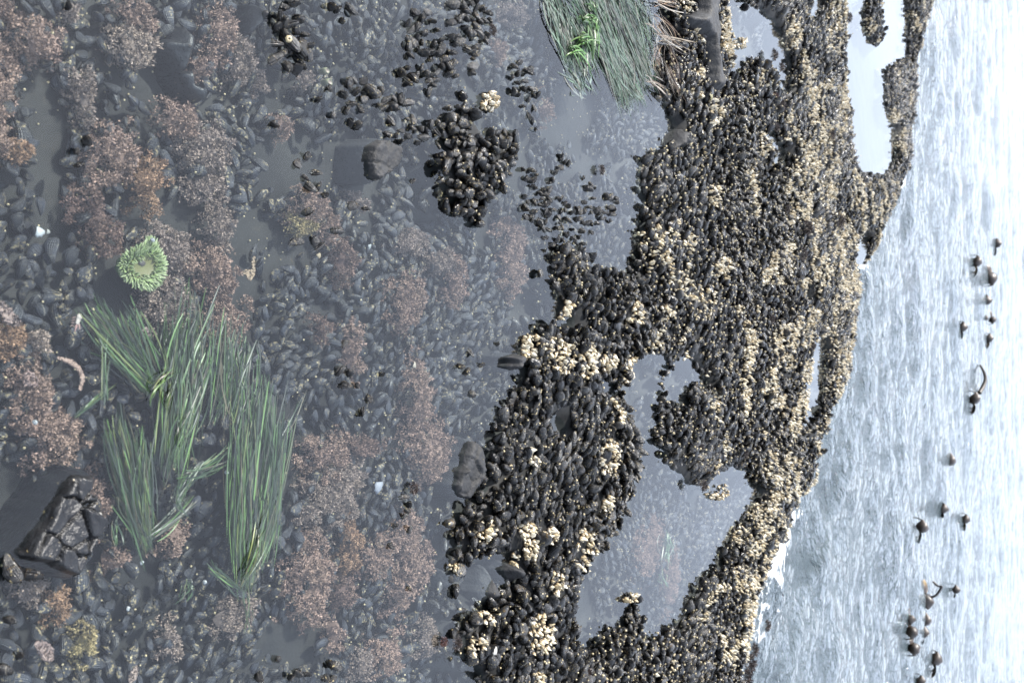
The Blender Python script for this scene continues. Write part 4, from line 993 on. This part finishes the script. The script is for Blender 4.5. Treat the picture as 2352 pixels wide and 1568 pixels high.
# ------------------------------------------------------------------ green anemone
def anemone():
    zc = -.035
    outer = [(276, 616), (282, 590), (298, 578), (320, 568), (332, 562), (334, 548), (346, 548), (356, 556), (362, 572), (374, 590), (378, 612), (372, 636), (362, 652), (348, 662), (330, 660), (308, 652), (290, 640)]
    inner = [(298, 616), (306, 600), (320, 594), (336, 588), (348, 590), (354, 604), (352, 622), (344, 632), (322, 634), (306, 630)]
    W = lambda L, z: gp(np.array([p[0] for p in L], float), np.array([p[1] for p in L], float), np.full(len(L), z))
    root = empty('anemone', gp(326, 612, zc - .03).tolist(), label='bright green sea anemone with an open olive mouth disc', category='anemone')
    L0 = np.array(root.location)
    c = gp(326, 613, zc)
    # column
    wo = W(outer, zc - .004); n = len(wo)
    V = np.vstack([c + (wo - c) * .8 - [0, 0, .03], c + (wo - c) * .85 - [0, 0, .012], c + (wo - c) * .8, W(outer, zc - .002) * .0 + c + (wo - c) * .45, [c - [0, 0, .001]]])
    F4 = np.array([(k * n + i, k * n + (i + 1) % n, (k + 1) * n + (i + 1) % n, (k + 1) * n + i) for k in range(3) for i in range(n)]); F3 = np.array([(3 * n + i, 3 * n + (i + 1) % n, 4 * n) for i in range(n)])
    obj('column', mesh('column', V - L0, [F4, F3], M_ANEM, True, np.tile((.10, .20, .07), (len(V), 1))), root)
    # mouth disc
    wi = W(inner, zc + .002); n = len(wi)
    V = np.vstack([c + (wi - c) * 1.25 + [0, 0, .002], c + (wi - c) * .7 - [0, 0, .002], c + (wi - c) * .2 + [0, 0, .001], [c - [0, 0, .001]]])
    F4 = np.array([(k * n + i, k * n + (i + 1) % n, (k + 1) * n + (i + 1) % n, (k + 1) * n + i) for k in range(2) for i in range(n)]); F3 = np.array([(2 * n + i, 2 * n + (i + 1) % n, 3 * n) for i in range(n)])
    disc = obj('oral_disc', mesh('oral_disc', V - L0, [F4, F3], M_ANEM, True, np.tile((.15, .15, .03), (len(V), 1))), root)
    mp_ = gp(328, 604, zc + .004); a = np.linspace(0, 6.28, 9)[:-1]
    V = np.vstack([[mp_ + [.0035 * math.cos(q), .006 * math.sin(q), .001] for q in a], [mp_ + [.006 * math.cos(q), .009 * math.sin(q), -.0015] for q in a], [mp_ - [0, 0, .002]]])
    F4 = np.array([(i, (i + 1) % 8, 8 + (i + 1) % 8, 8 + i) for i in range(8)]); F3 = np.array([((i + 1) % 8, i, 16) for i in range(8)])
    obj('mouth', mesh('mouth', V - L0, [F4, F3], M_ANEM, True, np.tile((.07, .06, .05), (len(V), 1))), disc)
    tm = []
    for v in range(4):
        V = []; C = []
        prof = [(0, .22), (.3, .30), (.65, .22), (.9, .10), (1, .03)]; g0 = np.array([(.37, .50, .17), (.46, .60, .24), (.28, .40, .14), (.50, .60, .30)][v])
        for t, r_ in prof:
            for j in range(6): V.append((r_ * math.cos(j * 1.047) + .18 * t * t, r_ * math.sin(j * 1.047), t)); C.append(g0 * (1 - t * .3) + np.array((.50, .44, .34)) * max(0, t - .6))
        F = np.array([(i * 6 + j, i * 6 + (j + 1) % 6, (i + 1) * 6 + (j + 1) % 6, (i + 1) * 6 + j) for i in range(4) for j in range(6)])
        tm.append(mesh('tentacle', np.array(V), F, M_ANEM, True, np.array(C)))
    def resample(L, n):
        L = np.array(L, float); L = np.vstack([L, L[:1]]); s = np.concatenate([[0], np.cumsum(np.linalg.norm(np.diff(L, axis=0), axis=1))])
        q = np.linspace(0, s[-1], n, endpoint=False); return np.stack([np.interp(q, s, L[:, 0]), np.interp(q, s, L[:, 1])], 1)
    io = resample(outer, 72); ii = resample(inner, 72)
    for f, cnt, ln, el in ((.02, 40, .010, 1.2), (.18, 54, .011, 1.1), (.36, 66, .012, .9), (.55, 78, .012, .75), (.76, 90, .012, .5), (.92, 98, .0105, .25)):
        for q in range(cnt):
            u = (q + rng.uniform(-.3, .3)) / cnt * 72; k = int(u) % 72
            P2 = ii[(k - 0) % 72] * (1 - f) + io[k] * f + rng.normal(0, 1.2, 2)
            b = gp(P2[0], P2[1], zc + .004 * math.sin(f * 3.14))
            od = gp(io[k][0], io[k][1], zc) - gp(ii[k][0], ii[k][1], zc); od /= np.linalg.norm(od) + 1e-9
            e = el + rng.normal(0, .18); inw = -1 if (f < .2 and rng.random() < .55) else 1
            A = np.array([od * math.cos(e) * inw + np.array([0, 0, 1]) * math.sin(e)]) + rng.normal(0, .12, (1, 3))
            o = obj('tentacle', tm[rng.integers(4)], root); s = ln * rng.uniform(.8, 1.2)
            o.matrix_local = Matrix.Translation(Vector((b - L0).tolist())) @ Matrix(axes(A, rng.uniform(0, 6.28, 1))[0].tolist()).to_4x4() @ Matrix.Diagonal((s * .6, s * .6, s, 1))
anemone()
def small_anemone(X, Y, r, label):
    c = gp(X, Y, -.012); root = empty('anemone', (c - [0, 0, .02]).tolist(), label=label, category='anemone', group='tiny anemones')
    def ringm(rs, zs, cols, name, par):
        n = 18; V = []; C = []
        for rr, zz, cc in zip(rs, zs, cols):
            for j in range(n):
                k = 1 + .07 * math.sin(j * 2.1); V.append((rr * r * k * math.cos(j * 2 * math.pi / n), rr * r * 1.25 * k * math.sin(j * 2 * math.pi / n), zz + .02)); C.append(cc)
        F = np.array([(i * n + j, i * n + (j + 1) % n, (i + 1) * n + (j + 1) % n, (i + 1) * n + j) for i in range(len(rs) - 1) for j in range(n)])
        return obj(name, mesh(name, np.array(V), F, M_ANEM, True, np.array(C)), par)
    ringm((.85, 1, .92, .7), (-.02, -.006, .002, .004), [(.16, .17, .10)] * 2 + [(.30, .30, .17)] * 2, 'column', root)
    ringm((.7, .45, .12, .01), (.004, .001, .002, .0), [(.30, .30, .17), (.33, .22, .18), (.36, .28, .20), (.2, .15, .1)], 'oral_disc', root)
small_anemone(750, 163, .0085, 'tiny round anemone left of the topmost mussel patch, upper of two')
small_anemone(756, 189, .0095, 'tiny round anemone left of the topmost mussel patch, lower of two')

# ------------------------------------------------------------------ red algae tufts
def tuft(X, Y, z, r, colr, words):
    c = gp(X, Y, z); n = 420
    D = rng.normal(0, 1, (n, 3)); D /= np.linalg.norm(D, axis=1, keepdims=True); D[:, 2] = np.abs(D[:, 2]) * .9
    q = rng.random(n) ** .4
    P = D * (q * r)[:, None] * np.array([1, 1, .9]); A = D + rng.normal(0, .6, (n, 3))
    b = np.array([(0, 0, 0), (.12, 0, .5), (.05, .06, 1.), (-.12, 0, .5)]); S = rng.uniform(.25, .6, n) * r
    V = spread(b, axes(A, rng.uniform(0, 6, n)), S, P)
    C = np.repeat(np.array(colr)[None] * rng.uniform(.5, 1.7, n)[:, None], 4, 0)
    o = obj('red_algae_tuft', mesh('red_algae_tuft', V, repF(np.array([[0, 1, 2, 3]]), n, 4), M_TUFT, False, C), label='dark red-brown algae tuft ' + words, category='algae', group='red algae tufts')
    o.location = c.tolist()
RB = (.045, .022, .016); RD = (.10, .025, .016)
def T(fn, x, y): return fn((x, y))[0]
for pt, z, r, cc, w in [
    (T(c3, 112, 1310), .012, .014, RD, 'bright red, at the waterline near the bottom'), (T(c3, 195, 1320), .03, .018, RB, 'furry, on mussels near the bottom waterline'),
    (T(c1, 1555, 112), .06, .035, RB, 'by the far pool at the top'), (T(c1, 1085, 345), .03, .030, RB, 'on the islet edge of the upper pool'), (T(c1, 1130, 420), .03, .025, RB, 'right side of the upper pool islet'),
    (T(c1, 1090, 620), .04, .032, RD, 'dark red, below the upper pool'), (T(c1, 1130, 660), .05, .035, RB, 'largest below the upper pool'), (T(c1, 1100, 800), .04, .026, RB, 'below the largest upper one'),
    (T(c1, 1290, 1430), .08, .045, RB, 'broad, left of the barnacle ridge'), (T(c1, 1500, 1390), .09, .045, RB, 'right side of the barnacle ridge'), (T(c1, 1450, 850), .09, .03, RB, 'in the barnacle ridge'),
    (T(c1, 1170, 1310), .06, .022, RB, 'small, left of the broad one'), (T(c2, 1700, 590), .07, .024, RB, 'in the middle bed'), (T(c2, 1895, 180), .08, .035, RB, 'left foot of the barnacle ridge'),
    (T(c2, 1262, 1392), .06, .014, RB, 'tiny, by the oblong shell right of the lower pool'), (T(c2, 1535, 1435), .07, .020, RB, 'above the lower pool point'), (T(c2, 1960, 760), .08, .022, RB, 'beside the slender far pool'),
    (T(c3, 2140, 1205), .03, .030, RB, 'hanging on the sea rim, uppermost'), (T(c3, 2055, 1360), .03, .035, RB, 'hanging on the sea rim, middle'), (T(c3, 2020, 1450), .03, .05, RB, 'big, hanging on the sea rim'),
    (T(c3, 2005, 1540), .03, .045, RB, 'hanging on the sea rim at the bottom edge'), (T(c3, 1010, 1505), .03, .022, RB, 'at the lower end of the long pool'), (T(c4, 1515, 190), .02, .017, RB, 'on the mussels left of the upper surfgrass'),
    (T(c4, 2200, 1065), .012, .017, RB, 'alone in bright water right of the dense island'), (T(c5, 1440, 1350), .006, .016, RB, 'black, alone in the lower shallows'), (T(c3, 1740, 330), .05, .024, RB, 'on the point above the lower pool')]:
    tuft(pt[0], pt[1], z, r, cc, w)

# ------------------------------------------------------------------ shells and scraps
def shell_piece(name, X, Y, z, size, az, colr, label, category, asp=.6):
    c = gp(X, Y, z); n, q = 7, 6; V = []
    for i in range(n):
        a = -.75 + 1.5 * i / (n - 1)
        for j in range(q):
            r_ = .12 + .88 * j / (q - 1); k = 1 + .06 * math.sin(i * 3 + j)
            V.append((r_ * k * math.cos(a), asp * r_ * k * math.sin(a) * 1.3, .22 * math.sin(r_ * 2.6) * math.cos(a * 1.2)))
    V = np.array(V) * size; V2 = V * [.98, .98, 1] - [0, 0, size * .06]
    F = gridF(n, q); N = n * q
    edge = list(range(0, q)) + [i * q + q - 1 for i in range(1, n)] + [(n - 1) * q + j for j in range(q - 2, -1, -1)] + [i * q for i in range(n - 2, 0, -1)]
    E = np.array([(edge[i], edge[(i + 1) % len(edge)], edge[(i + 1) % len(edge)] + N, edge[i] + N) for i in range(len(edge))])
    AV = np.vstack([V, V2]); sh = rng.uniform(.85, 1.1, len(AV))[:, None]
    o = obj(name, mesh(name, AV, np.vstack([F, F[:, ::-1] + N, E]), M_ROUGHC, True, np.array(colr)[None] * sh), label=label, category=category)
    o.location = c.tolist(); o.rotation_euler = (rng.uniform(-.3, .3), rng.uniform(-.3, .3), az)
shell_piece('shell_fragment', 84, 518, -.02, .022, .5, (.80, .84, .86), 'white broken shell wedge on dark mussels at the left edge', 'shell')
shell_piece('shell_fragment', 106, 538, -.03, .010, 2.5, (.55, .55, .50), 'small grey-white shell chip right below the white wedge', 'shell')
shell_piece('shell_fragment', 845, 562, -.02, .018, 1.2, (.55, .58, .58), 'pale shell sliver in the middle shallows', 'shell')
shell_piece('shell_fragment', 947, 842, -.015, .022, 1.9, (.60, .50, .38), 'cream shell splinter in the middle shallows', 'shell')
shell_piece('shell_fragment', 1140, 1502, .06, .030, -2.4, (.85, .82, .74), 'white open shell with a dark hinge near the bottom of the mound', 'shell')
shell_piece('shell_fragment', 1631, 218, .085, .034, 1.3, (.50, .46, .20), 'pale yellow-green shell below the grey rock gully', 'shell')
shell_piece('shell_fragment', 725, 585, -.02, .016, 1.4, (.50, .38, .22), 'tan pointed shell under water in the upper shallows', 'shell')
shell_piece('shell_fragment', 880, 1105, -.02, .05, -1.2, (.45, .48, .56), 'long bluish white empty shell in the lower shallows', 'shell', .42)
def crust(X, Y, z, pts, colr, label):
    c = gp(X, Y, z); n = 40; V = []; C = []
    path = np.array(pts, float); s = np.concatenate([[0], np.cumsum(np.linalg.norm(np.diff(path, axis=0), axis=1))]); q = np.linspace(0, s[-1], n)
    px, py = np.interp(q, s, path[:, 0]), np.interp(q, s, path[:, 1]); w = np.interp(q, s, path[:, 2])
    for i in range(n):
        p = gp(px[i], py[i], z) - c
        for j in range(7):
            a = 2 * math.pi * j / 7; rr = w[i] * (1 + .6 * rng.normal(0, .5))
            V.append(p + np.array([rr * math.cos(a), rr * math.sin(a) * .8, rr * math.sin(a) * .12 + rng.normal(0, .0016)])); C.append(np.array(colr) * rng.uniform(.75, 1.2))
    F = np.array([(i * 7 + j, i * 7 + (j + 1) % 7, (i + 1) * 7 + (j + 1) % 7, (i + 1) * 7 + j) for i in range(n - 1) for j in range(7)])
    o = obj('coralline_crust', mesh('coralline_crust', np.array(V), F, M_ROUGHC, True, np.array(C)), label=label, category='algae'); o.location = c.tolist()
crust(575, 625, -.025, [(583, 590, .003), (581, 605, .004), (583, 620, .005), (575, 635, .010), (562, 625, .005)], (.62, .44, .28), 'pale orange hook shaped crust right of the pink algae')
crust(180, 840, -.03, [(135, 822, .003), (160, 830, .005), (182, 845, .005), (190, 870, .005), (184, 892, .004)], (.55, .36, .28), 'pink arched crust above the cracked rock, left of the surfgrass')
crust(66, 870, -.03, [(60, 862, .006), (72, 872, .012), (80, 880, .006)], (.52, .34, .30), 'round pink crust knob at the left middle')
crust(12, 720, -.025, [(0, 700, .008), (14, 718, .010), (30, 735, .010), (44, 742, .006)], (.52, .36, .31), 'pale pink crust band at the left edge')
crust(105, 1500, -.03, [(90, 1480, .008), (108, 1495, .014), (118, 1510, .006)], (.45, .30, .26), 'pink crust between mussels in the lower left')
crust(305, 1555, -.03, [(300, 1562, .006), (308, 1548, .009), (314, 1530, .003)], (.55, .40, .33), 'pale pink crust at the bottom edge')
crust(335, 765, -.03, [(325, 765, .005), (335, 758, .006), (342, 768, .004)], (.50, .37, .32), 'small pale crust knob above the surfgrass')
def snail(X, Y, z, r, label):
    c = gp(X, Y, z); V = []; C = []; n = 9
    for i, (t, rr) in enumerate(((0, .7), (.25, 1), (.55, .9), (.85, .6), (1.15, .35), (1.35, .08))):
        for j in range(n): V.append((rr * r * math.cos(j * 2 * math.pi / n) + t * r * .25, rr * r * math.sin(j * 2 * math.pi / n), t * r)); C.append(np.array((.75, .78, .80)) * (.35 if (i * 5 + j * 3) % 4 == 0 else 1))
    F = np.array([(i * n + j, i * n + (j + 1) % n, (i + 1) * n + (j + 1) % n, (i + 1) * n + j) for i in range(5) for j in range(n)])
    o = obj('snail_shell', mesh('snail_shell', np.array(V), F, M_ROUGHC, True, np.array(C)), label=label, category='snail', group='speckled snails'); o.location = c.tolist(); o.rotation_euler = (.4, .3, X)
for X, Y, w in [(323, 1292, 'beside knobbly pink algae below the cracked rock'), (470, 1336, 'left foot of the right surfgrass'), (292, 1398, 'on dark floor in the lower left'), (80, 970, 'on a dark mussel at the left edge'), (350, 552, 'at the upper rim of the anemone'), (520, 1085, 'between the surfgrass clumps')]:
    snail(X, Y, -.02, .0052, 'small white speckled snail ' + w)
def molt():
    root = empty('crab_molt', gp(175, 735, -.025).tolist(), label='pale pink crab claw scrap left of the near surfgrass', category='crab shell')
    def seg(name, a, b, r0, r1, colr):
        a = np.array(a); b = np.array(b); R = axes((b - a)[None], np.zeros(1))[0]; V = []
        for t, rr in ((0, r0 * .5), (.2, r0), (.7, (r0 + r1) / 2), (1, r1)):
            for j in range(8): V.append(a + (b - a) * t + R @ np.array([rr * math.cos(j * .785), rr * .6 * math.sin(j * .785), 0]))
        F = np.array([(i * 8 + j, i * 8 + (j + 1) % 8, (i + 1) * 8 + (j + 1) % 8, (i + 1) * 8 + j) for i in range(3) for j in range(8)])
        obj(name, mesh(name, np.array(V), F, M_ROUGHC, True, np.tile(colr, (len(V), 1))), root)
    seg('palm', (-.012, .006, .004), (.008, -.003, .006), .006, .004, (.72, .62, .55)); seg('finger', (.008, -.003, .006), (.022, -.006, .004), .003, .001, (.55, .30, .26))
    seg('finger', (.007, .001, .006), (.018, .004, .005), .0028, .001, (.60, .36, .30))
    for q in range(4): seg('leg', (-.006 + q * .005, -.002, .002), (-.004 + q * .005, -.009 - q * .001, .0), .0009, .0004, (.50, .28, .25))
molt()
# the round barnacle on the topmost mussel
V0 = []
for rr, h in ((1, 0), (.95, .4), (.7, .85), (.4, .95), (.25, .7)):
    for j in range(12): V0.append((.0085 * rr * (1 + .1 * math.sin(j * 3)) * math.cos(j * .5236), .0085 * rr * (1 + .1 * math.sin(j * 3)) * math.sin(j * .5236), .008 * h))
F0 = np.array([(i * 12 + j, i * 12 + (j + 1) % 12, (i + 1) * 12 + (j + 1) % 12, (i + 1) * 12 + j) for i in range(4) for j in range(12)])
o = obj('acorn_barnacle', mesh('acorn_barnacle', np.array(V0), F0, M_ACORN, True), label='round yellow acorn barnacle sitting on a mussel in the topmost cluster', category='barnacle')
o.location = gp(663, 90, .022).tolist(); o.rotation_euler = (.6, .2, 0)

# ------------------------------------------------------------------ bull kelp afloat
KELP = [  # X, Y, width px, type, words
    (2289, 560, 20, 0, 'farthest up, alone'), (2242, 602, 24, 1, 'with pale blade, second from the top'), (2273, 638, 30, 1, 'with ochre blade pointing down, upper row'), (2265, 690, 22, 0, 'domed, middle of the upper row'),
    (2262, 730, 14, 0, 'left one of a small pair'), (2279, 734, 16, 0, 'right one of a small pair'), (2209, 752, 22, 2, 'ragged dark fronds nearest the rim'), (2270, 778, 20, 1, 'with ochre tip below the small pair'),
    (2237, 916, 26, 1, 'below the long thin stipe'), (2180, 1056, 28, 0, 'large round one in the middle of the sea'), (2165, 1168, 22, 1, 'pointed one above the pair'), (2117, 1209, 28, 0, 'squat grey one'),
    (2216, 1192, 20, 1, 'grey with ochre foot, right of the pointed one'), (2195, 1353, 18, 0, 'small drop shaped one, far right'), (2125, 1376, 34, 3, 'with a looped stipe like a hook'), (2090, 1420, 22, 0, 'upper left of the raft'),
    (2124, 1422, 28, 0, 'shiny, upper right of the raft'), (2093, 1449, 28, 0, 'middle of the raft'), (2119, 1452, 26, 1, 'ochre blade in the raft'), (2098, 1487, 28, 0, 'bottom of the raft'), (2147, 1512, 30, 1, 'dark pear below the raft'),
    (2113, 1562, 22, 1, 'cut by the bottom edge')]
def kelp(X, Y, wpx, kind, words):
    c = gp(X - wpx * .25, Y, SEA_Z); ppm = FP / (c[1] * FW[1] + (c[2] - CH) * FW[2]); s = .85 * wpx / ppm
    root = empty('bull_kelp', c.tolist(), label='dark floating kelp float ' + words, category='kelp', group='kelp floats on the sea')
    r = np.random.default_rng(int(X * 7 + Y)); dirn = r.choice([-1, 1])
    BR = np.array((.030, .020, .013)); OC = np.array((.20, .115, .012))
    prof = [(-.55, .05), (-.45, .30), (-.2, .47), (.1, .5), (.35, .36), (.58, .16), (.72, .07)]
    V = []; C = []; n = 12
    for t, rr in prof:
        for j in range(n):
            a = j * 2 * math.pi / n; k = 1 + .16 * math.sin(3 * a + t * 5 + X) + .10 * math.sin(5 * a - t * 9)
            V.append((dirn * t * s, rr * k * s * math.cos(a), rr * k * s * 1.15 * math.sin(a) + .34 * s + (.18 * t * s if kind != 0 else 0))); C.append(BR * (1 + 1.1 * max(0, t)))
    F = np.array([(i * n + j, i * n + (j + 1) % n, (i + 1) * n + (j + 1) % n, (i + 1) * n + j) for i in range(len(prof) - 1) for j in range(n)])
    bulb = obj('bulb', mesh('bulb', np.array(V), F, M_KELP, True, np.array(C)), root)
    def strip(name, pts, w, colr, par):
        v, f, cc = ribbon(np.array(pts), w, .5, colr, len(pts)); obj(name, mesh(name, v, f, M_KELP, True, cc), par)
    for q in range({0: 4, 1: 5, 2: 7, 3: 5}[kind]):
        a0 = r.uniform(-1, 1); t = np.linspace(0, 1, 8); L = s * r.uniform(.8, 1.5)
        pts = np.stack([-dirn * (.3 * s + L * t * math.cos(a0)), L * t * math.sin(a0) * .6, .3 * s * np.sin(t * 3) * (1.1 if kind else .6) + .05 * s - .1 * s * t], 1)
        strip('blade', pts, s * .45, (OC if kind and q < 2 else BR * 2) * r.uniform(.8, 1.2), root)
    def tube(name, pts, rad):
        pts = np.array(pts); Tn = np.gradient(pts, axis=0); R = axes(Tn, np.zeros(len(pts))); V = []
        for p, M_ in zip(pts, R):
            for j in range(7): V.append(p + M_ @ np.array([rad * math.cos(j * .8976), rad * math.sin(j * .8976), 0]))
        F = np.array([(i * 7 + j, i * 7 + (j + 1) % 7, (i + 1) * 7 + (j + 1) % 7, (i + 1) * 7 + j) for i in range(len(pts) - 1) for j in range(7)])
        obj(name, mesh(name, np.array(V), F, M_KELP, True, np.tile(BR * .8, (len(V), 1))), root)
    if kind == 3:
        t = np.linspace(0, 1, 20); tube('stipe', np.stack([-.3 * s - 1.3 * s * t + .2 * s * np.sin(t * 9), .1 * s * t, .35 * s + 1.15 * s * np.sin(t * math.pi * .86)], 1), .10 * s)
    else:
        t = np.linspace(0, 1, 9); tube('stipe', np.stack([dirn * (.68 * s + .25 * s * np.sin(t * 1.6)), .1 * s * np.sin(t * 4), .32 * s + (.12 * s if kind else 0) - 1.3 * s * t], 1), .06 * s)
for k_ in KELP: kelp(*k_)
def long_stipe():
    a = gp(2251, 838, SEA_Z + .02); b = gp(2249, 902, SEA_Z + .02); t = np.linspace(0, 1, 14)[:, None]
    pts = a + (b - a) * t + np.stack([np.zeros(14), .12 * np.sin(np.linspace(0, 3, 14)), .09 * np.sin(np.linspace(0, 3.14, 14))], 1)
    Tn = np.gradient(pts, axis=0); R = axes(Tn, np.zeros(14)); V = []
    for p, M_, rd in zip(pts, R, np.linspace(.02, .045, 14)):
        for j in range(8): V.append(p + M_ @ np.array([rd * math.cos(j * .785), rd * math.sin(j * .785), 0]))
    F = np.array([(i * 8 + j, i * 8 + (j + 1) % 8, (i + 1) * 8 + (j + 1) % 8, (i + 1) * 8 + j) for i in range(13) for j in range(8)])
    obj('kelp_stipe', mesh('kelp_stipe', np.array(V), F, M_KELP, True, np.tile((.03, .02, .013), (len(V), 1))), label='long thin dark kelp stipe lying on the sea', category='kelp')
long_stipe()
print('mussels in mass', NB1, NB2, NB3, NB4, len(SP), 'objects', len(bpy.data.objects))
